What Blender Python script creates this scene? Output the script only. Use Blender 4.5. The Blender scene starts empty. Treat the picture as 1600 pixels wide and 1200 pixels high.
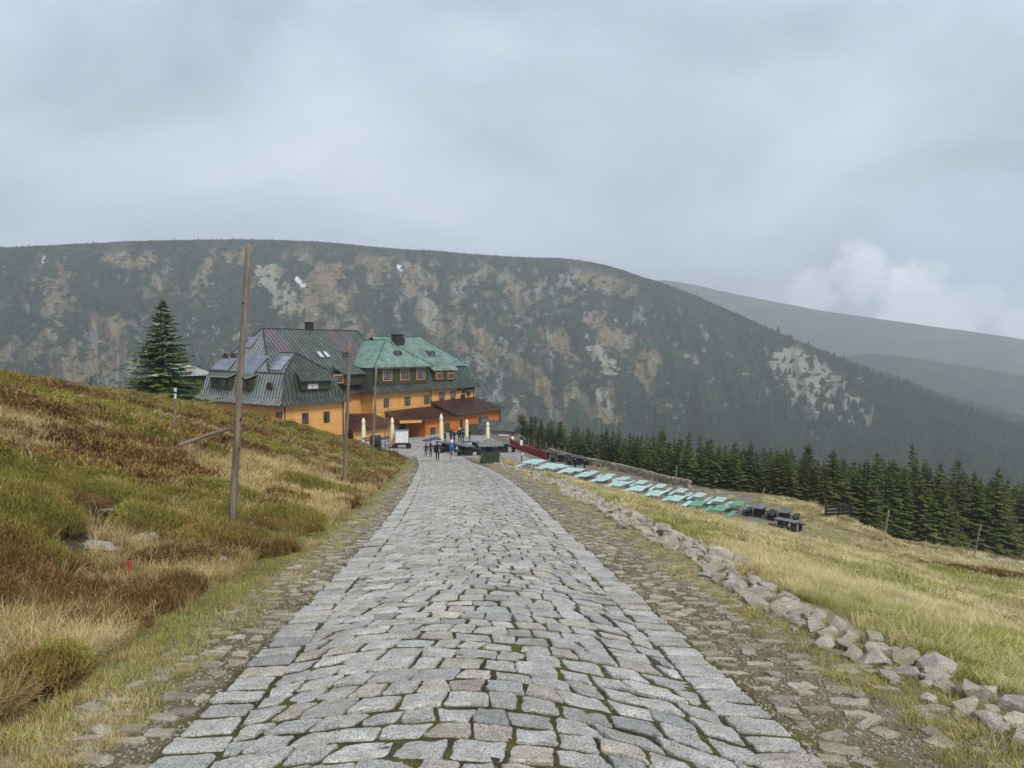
import bpy, math, random
import numpy as np
from mathutils import Vector, Matrix
random.seed(7); RNG = np.random.default_rng(11)
R = math.radians
sc = bpy.context.scene
col = sc.collection
# ------------------------------------------------------------------ camera
F_PX = 1110.0; PITCH = R(2.84); EYE = 1.62
cam_d = bpy.data.cameras.new('camera'); cam = bpy.data.objects.new('camera', cam_d); col.objects.link(cam)
cam.location = (0, 0, EYE); cam.rotation_euler = (R(90) - PITCH, 0, 0)
cam_d.sensor_width = 36; cam_d.lens = 36 * F_PX / 1600; cam_d.clip_start = .05; cam_d.clip_end = 20000
sc.camera = cam
# ------------------------------------------------------------------ view, sun, sky
sc.view_settings.view_transform = 'Standard'; sc.view_settings.look = 'None'
sc.view_settings.exposure = 0.97; sc.view_settings.gamma = 1
sc.cycles.use_denoising = True
sc.cycles.max_bounces = 5; sc.cycles.diffuse_bounces = 3; sc.cycles.glossy_bounces = 2
sc.cycles.transparent_max_bounces = 8; sc.cycles.volume_bounces = 1
sc.cycles.caustics_reflective = False; sc.cycles.caustics_refractive = False
SUN_EL, SUN_AZ = R(48), R(152)            # azimuth clockwise from +Y: behind the camera, to the left
sun_d = bpy.data.lights.new('sun', 'SUN'); sun = bpy.data.objects.new('sun', sun_d); col.objects.link(sun)
sun_d.energy = 1.5; sun_d.angle = R(14); sun_d.color = (1, .95, .87)
sdir = Vector((math.sin(SUN_AZ) * math.cos(SUN_EL), math.cos(SUN_AZ) * math.cos(SUN_EL), math.sin(SUN_EL)))
sun.rotation_euler = sdir.to_track_quat('Z', 'Y').to_euler()

def pix_dir(px, py):
    a = (px - 800) / F_PX; b = (600 - py) / F_PX
    return Vector((a, math.cos(PITCH) + b * math.sin(PITCH), -math.sin(PITCH) + b * math.cos(PITCH)))

class NT:                                   # small helper to write node trees
    def __init__(s, tree): s.t = tree; s.t.nodes.clear()
    def n(s, kind, **kw):
        o = s.t.nodes.new(kind)
        for k, v in kw.items():
            if k.startswith('i_'):
                key = k[2:]; key = int(key) if key.isdigit() else key.replace('_', ' ')
                if isinstance(v, bpy.types.NodeSocket): s.t.links.new(v, o.inputs[key])
                else: o.inputs[key].default_value = v
            else: setattr(o, k, v)
        return o
    def link(s, a, b): s.t.links.new(a, b)
    def ramp(s, fac, stops, interp='LINEAR'):
        o = s.t.nodes.new('ShaderNodeValToRGB'); o.color_ramp.interpolation = interp
        e = o.color_ramp.elements
        while len(e) < len(stops): e.new(.5)
        for k, (p, c) in enumerate(stops):
            e[k].position = p; e[k].color = (c[0], c[1], c[2], 1) if not isinstance(c, float) else (c, c, c, 1)
        if isinstance(fac, bpy.types.NodeSocket): s.link(fac, o.inputs[0])
        return o.outputs[0]
    def math(s, op, a, b=None, clamp=False):
        o = s.t.nodes.new('ShaderNodeMath'); o.operation = op; o.use_clamp = clamp
        for k, v in enumerate((a, b)):
            if v is None: continue
            if isinstance(v, bpy.types.NodeSocket): s.link(v, o.inputs[k])
            else: o.inputs[k].default_value = v
        return o.outputs[0]
    def mix(s, fac, a, b, mode='MIX'):
        o = s.t.nodes.new('ShaderNodeMix'); o.data_type = 'RGBA'; o.blend_type = mode
        for key, v in ((0, fac), (6, a), (7, b)):
            if isinstance(v, bpy.types.NodeSocket): s.link(v, o.inputs[key])
            elif key == 0: o.inputs[0].default_value = v
            else: o.inputs[key].default_value = (v[0], v[1], v[2], 1)
        return o.outputs[2]
    def noise(s, vec, scale, detail=4, rough=.55, dist=0.0):
        o = s.n('ShaderNodeTexNoise', i_Scale=scale, i_Detail=detail, i_Roughness=rough, i_Distortion=dist)
        if vec is not None: s.link(vec, o.inputs['Vector'])
        return o.outputs['Fac']
    def mapping(s, vec, scale=(1, 1, 1), loc=(0, 0, 0), rot=(0, 0, 0)):
        o = s.n('ShaderNodeMapping', i_Scale=scale, i_Location=loc, i_Rotation=rot); s.link(vec, o.inputs['Vector'])
        return o.outputs[0]

def hexc(h):
    h = h.lstrip('#'); v = [int(h[i:i + 2], 16) / 255 for i in (0, 2, 4)]
    return tuple(x / 12.92 if x <= .04045 else ((x + .055) / 1.055) ** 2.4 for x in v)

world = bpy.data.worlds.new('World'); sc.world = world; world.use_nodes = True
w = NT(world.node_tree)
sky = w.n('ShaderNodeTexSky', sky_type='NISHITA', sun_disc=False, sun_elevation=SUN_EL, sun_rotation=SUN_AZ, altitude=1200)
sky_c = w.mix(1.0, sky.outputs[0], (.10, .10, .10), 'MULTIPLY')
tc = w.n('ShaderNodeTexCoord').outputs['Generated']
# direction, flattened so that cloud banks lie in layers
dm = w.mapping(tc, (1.0, 1.0, 2.2))
n1 = w.noise(dm, 1.9, 6, .52, .5)
n2 = w.noise(w.mapping(tc, (1, 1, 1.6), (3.1, 1.7, .4)), 4.5, 5, .55, .2)
deck_f = w.math('ADD', w.math('MULTIPLY', n1, .72), w.math('MULTIPLY', n2, .28))
deck = w.ramp(deck_f, [(.30, hexc('#727987')), (.43, hexc('#8a929f')), (.55, hexc('#9aa3af')), (.72, hexc('#aeb5be'))])
# broken patch low over the far valley with small cumulus
pd_ = pix_dir(1545, 470).normalized()
vd = w.n('ShaderNodeVectorMath', operation='DISTANCE'); w.link(tc, vd.inputs[0]); vd.inputs[1].default_value = pd_
gap = w.ramp(w.math('ADD', vd.outputs['Value'], w.math('MULTIPLY', n2, .22)), [(.09, 1.0), (.25, 0.0)])
blue = w.mix(.55, sky_c, hexc('#8a9fbd'))
c1 = w.mix(w.math('MULTIPLY', gap, .75), deck, blue)
def puff(px, py, r, seed):
    p = pix_dir(px, py).normalized()
    m = w.n('ShaderNodeVectorMath', operation='DISTANCE'); w.link(tc, m.inputs[0]); m.inputs[1].default_value = p
    nn = w.noise(w.mapping(tc, (1, 1, 1), (seed, seed * .7, 0)), 22, 6, .6)
    f = w.math('ADD', w.math('DIVIDE', m.outputs['Value'], r), w.math('MULTIPLY', w.math('SUBTRACT', nn, .5), 2.2))
    return w.ramp(f, [(.45, 1.0), (1.25, 0.0)], 'EASE')
for (px, py, r, s_, a) in ((1440, 492, .056, 1, .9), (1405, 455, .036, 2, .75), (1485, 520, .048, 5, .9), (1530, 478, .036, 3, .5), (1588, 508, .03, 4, .8), (1345, 430, .045, 6, .55), (1268, 465, .035, 8, .5)):
    c1 = w.mix(w.math('MULTIPLY', puff(px, py, r, s_), a), c1, hexc('#cfd6dc'))
bg = w.n('ShaderNodeBackground'); w.link(c1, bg.inputs[0]); bg.inputs[1].default_value = 1.0
wo = w.n('ShaderNodeOutputWorld'); w.link(bg.outputs[0], wo.inputs[0])

# ------------------------------------------------------------------ helpers: meshes, objects
def tag(o, label=None, cat=None, group=None, kind=None):
    if label: o['label'] = label
    if cat: o['category'] = cat
    if group: o['group'] = group
    if kind: o['kind'] = kind
    return o
def empty(name, loc=(0, 0, 0), rz=0.0):
    o = bpy.data.objects.new(name, None); col.objects.link(o); o.location = loc; o.rotation_euler = (0, 0, rz)
    o.empty_display_size = .2
    return o
def link(name, me, parent=None, loc=None, rot=None, scale=None):
    o = bpy.data.objects.new(name, me); col.objects.link(o)
    if parent is not None: o.parent = parent
    if loc is not None: o.location = loc
    if rot is not None: o.rotation_euler = rot
    if scale is not None: o.scale = (scale,) * 3 if isinstance(scale, (int, float)) else scale
    return o
def mesh_np(name, V, Fc, mats=(), smooth=False, midx=None, colors=None):
    """V (n,3); Fc list of index tuples or an (m,k) array"""
    me = bpy.data.meshes.new(name)
    V = np.asarray(V, dtype=np.float32)
    if isinstance(Fc, np.ndarray):
        m, k = Fc.shape
        me.vertices.add(len(V)); me.vertices.foreach_set('co', V.ravel())
        me.loops.add(m * k); me.loops.foreach_set('vertex_index', Fc.ravel().astype(np.int32))
        me.polygons.add(m); me.polygons.foreach_set('loop_start', np.arange(0, m * k, k, dtype=np.int32))
        me.update(calc_edges=True); me.validate()
    else:
        me.from_pydata([tuple(map(float, v)) for v in V], [], Fc)
    for m_ in mats: me.materials.append(m_)
    if midx is not None: me.polygons.foreach_set('material_index', np.asarray(midx, dtype=np.int32))
    if smooth: me.polygons.foreach_set('use_smooth', np.ones(len(me.polygons), dtype=bool))
    if colors is not None:
        ca = me.attributes.new('tint', 'FLOAT_COLOR', 'POINT')
        C4 = np.ones((len(V), 4), dtype=np.float32); C4[:, :3] = colors
        ca.data.foreach_set('color', C4.ravel())
    me.update()
    return me
class MB:
    def __init__(s): s.v = []; s.f = []; s.mi = []
    def add(s, vs, fs, m=0):
        o = len(s.v); s.v += [tuple(v) for v in vs]; s.f += [tuple(i + o for i in f) for f in fs]; s.mi += [m] * len(fs)
        return s
    def box(s, c, size, rz=0.0, m=0, rx=0.0, ry=0.0):
        M_ = Matrix.Translation(c) @ Matrix.Rotation(rz, 4, 'Z') @ Matrix.Rotation(ry, 4, 'Y') @ Matrix.Rotation(rx, 4, 'X')
        x, y, z = (q / 2 for q in size)
        vs = [M_ @ Vector((a * x, b * y, d * z)) for d in (-1, 1) for (a, b) in ((-1, -1), (1, -1), (1, 1), (-1, 1))]
        return s.add(vs, [(3, 2, 1, 0), (4, 5, 6, 7), (0, 1, 5, 4), (1, 2, 6, 5), (2, 3, 7, 6), (3, 0, 4, 7)], m)
    def bar(s, p, q, w_, h_, m=0):                      # square bar from p to q
        p, q = Vector(p), Vector(q); d = (q - p).normalized()
        a = d.cross(Vector((0, 0, 1)));  a = a.normalized() if a.length > 1e-4 else Vector((1, 0, 0))
        b = a.cross(d).normalized(); vs = []
        for c in (p, q): vs += [c + a * (i * w_ / 2) + b * (j * h_ / 2) for (i, j) in ((-1, -1), (1, -1), (1, 1), (-1, 1))]
        return s.add(vs, [(3, 2, 1, 0), (4, 5, 6, 7), (0, 1, 5, 4), (1, 2, 6, 5), (2, 3, 7, 6), (3, 0, 4, 7)], m)
    def tube(s, pts, rad, n=8, m=0, cap=True):          # tapered tube through points
        pts = [Vector(p) for p in pts]; rings = []
        for k, p in enumerate(pts):
            d = (pts[min(k + 1, len(pts) - 1)] - pts[max(k - 1, 0)]).normalized()
            a = d.cross(Vector((0, 0, 1))); a = a.normalized() if a.length > 1e-3 else Vector((1, 0, 0))
            b = d.cross(a).normalized(); r = rad[k] if isinstance(rad, (list, tuple)) else rad
            rings.append([p + (a * math.cos(2 * math.pi * i / n) + b * math.sin(2 * math.pi * i / n)) * r for i in range(n)])
        vs = [v for g in rings for v in g]; fs = []
        for k in range(len(pts) - 1):
            for i in range(n):
                j = (i + 1) % n; fs.append((k * n + i, k * n + j, (k + 1) * n + j, (k + 1) * n + i))
        if cap: fs.append(tuple(range(n - 1, -1, -1))); fs.append(tuple((len(pts) - 1) * n + i for i in range(n)))
        return s.add(vs, fs, m)
    def lathe(s, prof, n=12, c=(0, 0, 0), m=0, wob=None):
        vs = []; fs = []
        for (r, z) in prof:
            for i in range(n):
                a = 2 * math.pi * i / n; rr = r * (wob[i % len(wob)] if wob else 1)
                vs.append((c[0] + rr * math.cos(a), c[1] + rr * math.sin(a), c[2] + z))
        for k in range(len(prof) - 1):
            for i in range(n):
                j = (i + 1) % n; fs.append((k * n + i, k * n + j, (k + 1) * n + j, (k + 1) * n + i))
        fs.append(tuple(range(n - 1, -1, -1))); fs.append(tuple((len(prof) - 1) * n + i for i in range(n)))
        return s.add(vs, fs, m)
    def mesh(s, name, mats, smooth=False):
        return mesh_np(name, s.v, s.f, mats, smooth, s.mi)
    def build(s, name, mats, parent=None, smooth=False, loc=None, rot=None):
        return link(name, s.mesh(name, mats if isinstance(mats, (list, tuple)) else [mats], smooth), parent, loc, rot)

def scatter(name, P, rot, scl, protos, idx, label, kind='stuff', cat=None):
    """one 'stuff' object: points that carry instances of the given meshes"""
    n = len(P); me = bpy.data.meshes.new(name)
    me.vertices.add(n); me.vertices.foreach_set('co', np.asarray(P, dtype=np.float32).ravel())
    for nm, ty, key, dat in (('rot', 'FLOAT_VECTOR', 'vector', rot), ('scl', 'FLOAT_VECTOR', 'vector', scl), ('pick', 'INT', 'value', idx)):
        a = me.attributes.new(nm, ty, 'POINT'); a.data.foreach_set(key, np.asarray(dat, dtype=np.int32 if ty == 'INT' else np.float32).ravel())
    me.update()
    pc = bpy.data.collections.new(name + '_kit')
    for k, pm in enumerate(protos):
        pc.objects.link(bpy.data.objects.new('%s_kit_%03d' % (name, k), pm))
    g = bpy.data.node_groups.new(name + '_nodes', 'GeometryNodeTree')
    g.interface.new_socket('Geometry', in_out='INPUT', socket_type='NodeSocketGeometry')
    g.interface.new_socket('Geometry', in_out='OUTPUT', socket_type='NodeSocketGeometry')
    N = g.nodes; gi = N.new('NodeGroupInput'); go = N.new('NodeGroupOutput')
    iop = N.new('GeometryNodeInstanceOnPoints'); ci = N.new('GeometryNodeCollectionInfo')
    ci.inputs['Collection'].default_value = pc; ci.inputs['Separate Children'].default_value = True; ci.inputs['Reset Children'].default_value = True
    iop.inputs['Pick Instance'].default_value = True
    def attr(nm, ty):
        a = N.new('GeometryNodeInputNamedAttribute'); a.data_type = ty; a.inputs['Name'].default_value = nm
        return a.outputs[0]
    e2r = N.new('FunctionNodeEulerToRotation'); L = g.links.new
    L(attr('rot', 'FLOAT_VECTOR'), e2r.inputs[0]); L(e2r.outputs[0], iop.inputs['Rotation'])
    L(attr('scl', 'FLOAT_VECTOR'), iop.inputs['Scale']); L(attr('pick', 'INT'), iop.inputs['Instance Index'])
    L(gi.outputs[0], iop.inputs['Points']); L(ci.outputs[0], iop.inputs['Instance']); L(iop.outputs[0], go.inputs[0])
    o = link(name, me); md = o.modifiers.new('scatter', 'NODES'); md.node_group = g
    return tag(o, label, cat, None, kind)

# ------------------------------------------------------------------ helpers: materials
def mat(name, stops, scale=6.0, rough=.85, bump=0.0, bscale=None, space='Object', stretch=(1, 1, 1), detail=5, rnd=0.0,
        metal=0.0, spec=.3, tint=False, fine=0.0, fscale=120.0, patch=None, trans=0.0, hue=0.0):
    m = bpy.data.materials.new(name); m.use_nodes = True; t = NT(m.node_tree)
    if space == 'World': v = t.n('ShaderNodeNewGeometry').outputs['Position']
    else: v = t.n('ShaderNodeTexCoord').outputs[space]
    v = t.mapping(v, stretch)
    f = t.noise(v, scale, detail, .6)
    if isinstance(stops[0], (tuple, list)) and isinstance(stops[0][0], float) and len(stops[0]) == 3:
        n = len(stops); stops = [(.3 + .4 * k / max(1, n - 1), c) for k, c in enumerate(stops)]
    c = t.ramp(f, stops)
    if patch:                                            # second colour in large patches: (colour, scale, lo, hi)
        vw = t.n('ShaderNodeNewGeometry').outputs['Position']
        c = t.mix(t.ramp(t.noise(vw, patch[1], 4, .6), [(patch[2], 0.0), (patch[3], 1.0)]), c, patch[0])
    if fine:
        ff = t.noise(v, fscale, 3, .7)
        c = t.mix(1.0, c, t.ramp(ff, [(.25, 1 - fine), (.75, 1 + fine * .0 + 0.0)]), 'MULTIPLY')
    if tint:
        a = t.n('ShaderNodeAttribute', attribute_name='tint')
        c = t.mix(1.0, c, a.outputs['Color'], 'MULTIPLY')
    if rnd:
        oi = t.n('ShaderNodeObjectInfo').outputs['Random']
        hs = t.n('ShaderNodeHueSaturation'); t.link(c, hs.inputs['Color'])
        t.link(t.math('ADD', t.math('MULTIPLY', oi, 2 * rnd), 1 - rnd), hs.inputs['Value'])
        if hue: t.link(t.math('ADD', t.math('MULTIPLY', t.math('FRACT', t.math('MULTIPLY', oi, 7.31)), 2 * hue), .5 - hue), hs.inputs['Hue'])
        c = hs.outputs[0]
    b = t.n('ShaderNodeBsdfPrincipled', i_Roughness=rough, i_Metallic=metal); t.link(c, b.inputs['Base Color'])
    b.inputs['Specular IOR Level'].default_value = spec
    if bump:
        bn = t.noise(v, bscale or scale * 3, 6, .65); bp = t.n('ShaderNodeBump', i_Strength=bump, i_Distance=.02)
        t.link(bn, bp.inputs['Height']); t.link(bp.outputs[0], b.inputs['Normal'])
    out = t.n('ShaderNodeOutputMaterial')
    if trans:
        tr = t.n('ShaderNodeBsdfTranslucent'); t.link(c, tr.inputs[0]); mx = t.n('ShaderNodeMixShader', i_0=trans)
        t.link(b.outputs[0], mx.inputs[1]); t.link(tr.outputs[0], mx.inputs[2]); t.link(mx.outputs[0], out.inputs[0])
    else: t.link(b.outputs[0], out.inputs[0])
    return m
def flat(name, h, rough=.7, **kw):
    c = hexc(h); d = tuple(x * .72 for x in c); return mat(name, [d, c, tuple(min(1, x * 1.15) for x in c)], kw.pop('scale', 5.0), rough, **kw)

# ------------------------------------------------------------------ the lie of the land
def sstep(t): t = np.clip(t, 0, 1); return t * t * (3 - 2 * t)
def xc(y):                                               # road centre line
    q = np.maximum(0, np.minimum(y, 60) - 10); return .10 - .0646 * y - .00088 * q * q - .09 * np.maximum(0, y - 60)
def hw(y): return 1.67 + .40 * sstep((y - 8) / 28)       # half width of the cobbles
_py = [-40, 0, 30, 56, 66, 80, 95, 112, 135, 220, 480]
_pz = [5.2, 0, -3.93, -7.34, -8.35, -9.45, -10.2, -10.9, -15, -62, -120]
def P(y): return np.interp(y, _py, _pz)
def Ps(y): return (P(y - 3) + P(y - 1.5) + P(y) + P(y + 1.5) + P(y + 3)) / 5 - (P(-3) + P(-1.5) + P(1.5) + P(3)) / 5
def bankh(d): return np.interp(d, [-1, 0, .6, 1.4, 6, 10, 14, 19, 26, 38, 60, 200], [0, 0, .06, .18, 1.65, 2.85, 3.7, 4.55, 5.65, 7.2, 8.9, 13.3])
_ex = [-60, -20, 0, 4, 8.3, 14.7, 17, 21, 27, 34, 45, 60, 100, 300]
_ey = [118, 116, 104, 90, 81, 70, 67, 62.5, 60.5, 64, 68, 74, 88, 120]
def y_edge(x): return np.interp(x, _ex, _ey)
_S = [(.31, .17, 1.3), (-.23, .37, 2.1), (.71, -.43, .3), (1.3, .9, 4.0), (-1.1, 1.7, 5.1), (2.3, -1.9, .9)]
def bumps(x, y):
    r = 0
    for k, (a, b, c) in enumerate(_S): r = r + np.sin(a * x + b * y + c) * np.cos(b * 1.3 * x - a * .9 * y + c * 2) / (1 + k * .9)
    return r
def H(x, y):
    x = np.asarray(x, dtype=float); y = np.asarray(y, dtype=float)
    s = x - xc(y); w_ = hw(y); p = Ps(y)
    crown = .05 * (1 - np.clip(s / w_, -1, 1) ** 2)
    s0 = w_ + 1.25 + 4.5 * sstep((y - 54) / 22)
    dr = np.maximum(0, s - s0)
    drop = np.interp(dr, [0, .5, 1.5, 8, 20, 35, 51, 120], [0, .03, .24, 1.95, 4.9, 7.3, 10.4, 22]) * (1 + 1.1 * sstep((y - 57) / 12) * sstep((20 - x) / 12))
    zr = p - drop
    lvl = -11.3 - .22 * np.maximum(0, x - 24)
    k = 1.2; hmx = np.clip(.5 + .5 * (zr - lvl) / k, 0, 1)
    zterr = lvl * (1 - hmx) + zr * hmx + k * hmx * (1 - hmx) * .5
    on = sstep((y - 44) / 8) * sstep((32 - x) / 6)
    zr = zr * (1 - on) + np.maximum(zr, zterr) * on
    d = -s - w_ - 1.0
    fade = 1 - sstep((y - 56 + .25 * np.minimum(0, x + 30)) / 26)
    z = np.where(s > 0, zr, p + bankh(d) * fade)
    ye = y_edge(x); over = np.maximum(0, y - ye)
    z = z - np.where(over < 6, .40 * over * over / 12, .40 * (over - 3))
    rough = sstep((np.abs(s) - w_ - .9) / 2.5)
    flatp = sstep((y - 56) / 8) * sstep((s + 12) / 6) * sstep((s0 + 3 - s) / 4)
    return np.maximum(z + crown + np.where(s > 0, .045, .075) * bumps(x, y) * rough * (1 - flatp), -118)
def Hs(x, y): return float(H(x, y))
def gp(px, py, lift=0.0, far=400, near=0.0):                       # where the sight line of a picture point meets the ground
    d = pix_dir(px, py); t = np.concatenate([np.linspace(1.5, 60, 1200), np.linspace(60, far, 1400)[1:]])
    X, Y, Z = t * d.x, t * d.y, EYE + t * d.z
    below = (Z < H(X, Y) + lift) & (Y > near); k = int(np.argmax(below)) if below.any() else len(t) - 1
    x, y = X[k], Y[k]
    return Vector((x, y, Hs(x, y)))

# ------------------------------------------------------------------ ground sheet
def polar_dirs():
    a = np.concatenate([np.linspace(-48, 48, 470), np.linspace(48, 312, 76)[1:-1]])
    return np.radians(a)
def m_ground():
    m = bpy.data.materials.new('ground_soil'); m.use_nodes = True; t = NT(m.node_tree)
    v = t.n('ShaderNodeNewGeometry').outputs['Position']
    a = t.n('ShaderNodeAttribute', attribute_name='tint').outputs['Color']
    n1 = t.noise(v, 1.1, 6, .62); n2 = t.noise(v, 14, 5, .7); n3 = t.noise(v, 75, 3, .7)
    c = t.mix(1.0, a, t.ramp(n1, [(.3, .62), (.7, 1.25)]), 'MULTIPLY')
    c = t.mix(1.0, c, t.ramp(n2, [(.3, .6), (.7, 1.3)]), 'MULTIPLY')
    c = t.mix(1.0, c, t.ramp(n3, [(.3, .65), (.72, 1.3)]), 'MULTIPLY')
    moss = t.n('ShaderNodeAttribute', attribute_name='moss').outputs['Fac']
    mf = t.math('MULTIPLY', t.ramp(t.noise(v, 2.6, 5, .65), [(.42, 0.0), (.62, 1.0)]), moss)
    c = t.mix(mf, c, t.mix(n2, hexc('#3f3f1c'), hexc('#77752f')))
    b = t.n('ShaderNodeBsdfPrincipled', i_Roughness=.95); b.inputs['Specular IOR Level'].default_value = .15
    t.link(c, b.inputs['Base Color'])
    bp = t.n('ShaderNodeBump', i_Strength=.7, i_Distance=.03); t.link(t.math('ADD', n2, t.math('MULTIPLY', n3, .5)), bp.inputs['Height']); t.link(bp.outputs[0], b.inputs['Normal'])
    t.link(b.outputs[0], t.n('ShaderNodeOutputMaterial').inputs[0])
    return m
def lerp3(c0, c1, f): return c0 * (1 - f[..., None]) + np.asarray(c1) * f[..., None]
def ground_colors(X, Y):
    s = X - xc(Y); w_ = hw(Y); a = np.abs(s)
    base = np.zeros(X.shape + (3,))
    base[:] = (.29, .25, .145)                                         # meadow straw
    left = sstep((-s - w_ - .9) / .5)
    base = lerp3(base, (.115, .085, .045), left)                        # heather soil
    strip = (s < 0) * sstep((-s - w_ - .35) / .25) * (1 - sstep((-s - w_ - 1.2) / .5))
    base = lerp3(base, (.17, .165, .065), strip)
    base = lerp3(base, (.21, .175, .12), 1 - sstep((a - w_ - .55) / .45))  # verge soil
    base = lerp3(base, (.062, .053, .036), 1 - sstep((a - w_ + .02) / .10))  # joints of the cobbles
    s0 = w_ + 1.25 + 4.5 * sstep((Y - 54) / 22)
    plaza = sstep((Y - 60) / 5) * sstep((s + 9 + (Y - 60) * .6) / 2) * sstep((s0 + 1.0 - s) / 1.5) * (Y < 110)
    base = lerp3(base, (.36, .35, .335), plaza)
    ramp = sstep((Y - 63) / 3) * sstep((s - s0 + 1.5) / 1.5) * (Y < y_edge(X) + 1) * sstep((9 - X) / 3)
    base = lerp3(base, (.34, .325, .30), ramp)
    terr = sstep((-10.75 - H(X, Y)) / .3) * sstep((Y - 47) / 5) * sstep((23 - X) / 4) * (s > 6)
    base = lerp3(base, (.23, .20, .165), terr)
    ye = y_edge(X)
    heath = sstep((Y - ye + 7) / 2.5) * (X > 27); base = lerp3(base, (.15, .085, .04), heath)
    trk = np.exp(-((Y - ye + 5.0 + .6 * np.sin(X * .35)) / .9) ** 2) * (X > 27); base = lerp3(base, (.42, .40, .37), np.clip(trk * 1.3, 0, 1))
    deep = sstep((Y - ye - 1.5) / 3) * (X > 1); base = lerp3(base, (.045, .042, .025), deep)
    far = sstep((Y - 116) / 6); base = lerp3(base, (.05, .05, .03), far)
    moss = (1 - sstep((a - w_ - .3) / .4)) * (Y < 66) * .8
    return base, moss
ths = polar_dirs(); rr = [1.0]
while rr[-1] < 470: rr.append(rr[-1] * 1.0165 + .006)
rr = np.array(rr)
TH, RR = np.meshgrid(ths, rr)
GX, GY = RR * np.sin(TH), RR * np.cos(TH); GZ = H(GX, GY)
nr, na = GX.shape
ii, jj = np.meshgrid(np.arange(nr - 1), np.arange(na), indexing='ij'); j2 = (jj + 1) % na
Fq = np.stack([ii * na + jj, (ii + 1) * na + jj, (ii + 1) * na + j2, ii * na + j2], -1).reshape(-1, 4)[:, ::-1]
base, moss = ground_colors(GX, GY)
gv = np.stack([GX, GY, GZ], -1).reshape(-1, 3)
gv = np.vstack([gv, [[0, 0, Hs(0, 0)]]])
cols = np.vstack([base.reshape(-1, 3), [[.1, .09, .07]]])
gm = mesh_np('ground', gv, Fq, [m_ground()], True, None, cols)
ma = gm.attributes.new('moss', 'FLOAT', 'POINT'); ma.data.foreach_set('value', np.append(moss.ravel(), .5).astype(np.float32))
ground = tag(link('ground', gm), 'grassy hillside falling away from the cobbled road', None, None, 'structure')

# ------------------------------------------------------------------ stones of road and verges
def m_granite(name, c0, c1, rough=.8, speck=.55):
    m = bpy.data.materials.new(name); m.use_nodes = True; t = NT(m.node_tree)
    v = t.n('ShaderNodeNewGeometry').outputs['Position']
    a = t.n('ShaderNodeAttribute', attribute_name='tint').outputs['Color']
    sp = t.n('ShaderNodeTexVoronoi', i_Scale=150.0); t.link(v, sp.inputs['Vector'])
    spk = t.ramp(sp.outputs['Color'], [(.2, 1 - speck), (.5, 1.0), (.8, 1 + speck * .35)])
    c = t.mix(t.ramp(t.noise(v, 7, 6, .65), [(.3, 0.0), (.7, 1.0)]), c0, c1)
    c = t.mix(1.0, c, spk, 'MULTIPLY'); c = t.mix(1.0, c, a, 'MULTIPLY')
    dirt = t.ramp(t.noise(v, 3.3, 6, .7), [(.48, 0.0), (.72, .55)])
    c = t.mix(dirt, c, hexc('#7a7462'))
    b = t.n('ShaderNodeBsdfPrincipled', i_Roughness=rough); b.inputs['Specular IOR Level'].default_value = .35
    t.link(c, b.inputs['Base Color'])
    hgt = t.math('ADD', t.noise(v, 26, 5, .7), t.math('MULTIPLY', sp.outputs['Distance'], .25))
    bp = t.n('ShaderNodeBump', i_Strength=.8, i_Distance=.012); t.link(hgt, bp.inputs['Height']); t.link(bp.outputs[0], b.inputs['Normal'])
    t.link(b.outputs[0], t.n('ShaderNodeOutputMaterial').inputs[0])
    return m
M_COB = m_granite('granite_sett', hexc('#a09d97'), hexc('#c6c3bc'), .55)
M_VERGE = m_granite('verge_stone', hexc('#8b8478'), hexc('#aea899'), .85, .35)
M_ROCK = m_granite('edging_rock', hexc('#8f8a82'), hexc('#bdb8b0'), .9, .38)
def sett_outline(cs, rnd, near):
    """cs: four corners (s,y) counter clockwise -> ring of (s,y) with clipped, uneven corners"""
    pts = []; n = 4
    for k in range(4):
        p, q, o = np.array(cs[k]), np.array(cs[(k + 1) % 4]), np.array(cs[k - 1])
        L1 = np.linalg.norm(q - p); L0 = np.linalg.norm(o - p)
        c = rnd.uniform(.03, .10)
        if near:
            pts.append(p + (o - p) * c); pts.append(p + (q - p) * c)
            e = q - p; nrm = np.array((-e[1], e[0])) / max(L1, 1e-6)
            for f in (.36, .66):
                pts.append(p + e * (f + rnd.uniform(-.06, .06)) + nrm * rnd.gauss(0, .006))
        else:
            pts.append(p + (o - p) * c); pts.append(p + (q - p) * c)
    return pts
STONE_SETS = []
def stone_geo(cs, rnd, near, hgt, tilt, buried=False):
    """returns arrays of (s, y, h) and faces"""
    ring = sett_outline(cs, rnd, near); n = len(ring); ctr = sum(ring) / n
    tx, ty = tilt; v = []; f = []
    size = np.linalg.norm(ring[0] - ctr)
    def hh(p, h): return h + (p[0] - ctr[0]) * tx + (p[1] - ctr[1]) * ty
    if buried: levels = ((1.0, -.03), (.93, hgt * .75), (.62, hgt))
    else: levels = ((1.02, -.05), (1.0, hgt - .010), (.965, hgt - .002), (.82, hgt))
    if not near: levels = (levels[0], levels[-2])
    for (sc_, h) in levels:
        for p in ring:
            q = ctr + (p - ctr) * sc_
            v.append((q[0], q[1], hh(q, h) + (rnd.gauss(0, .0028) if near and h > 0 else 0)))
    for L in range(len(levels) - 1):
        for i in range(n):
            j = (i + 1) % n; f.append((L * n + i, L * n + j, (L + 1) * n + j, (L + 1) * n + i))
    if near:
        v.append((ctr[0], ctr[1], hh(ctr, hgt + rnd.uniform(-.004, .008)))); b = (len(levels) - 1) * n
        for i in range(n): f.append((b + i, b + (i + 1) % n, len(v) - 1))
    else:
        b = (len(levels) - 1) * n; f.append(tuple(b + i for i in range(n)))
    return v, f
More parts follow.
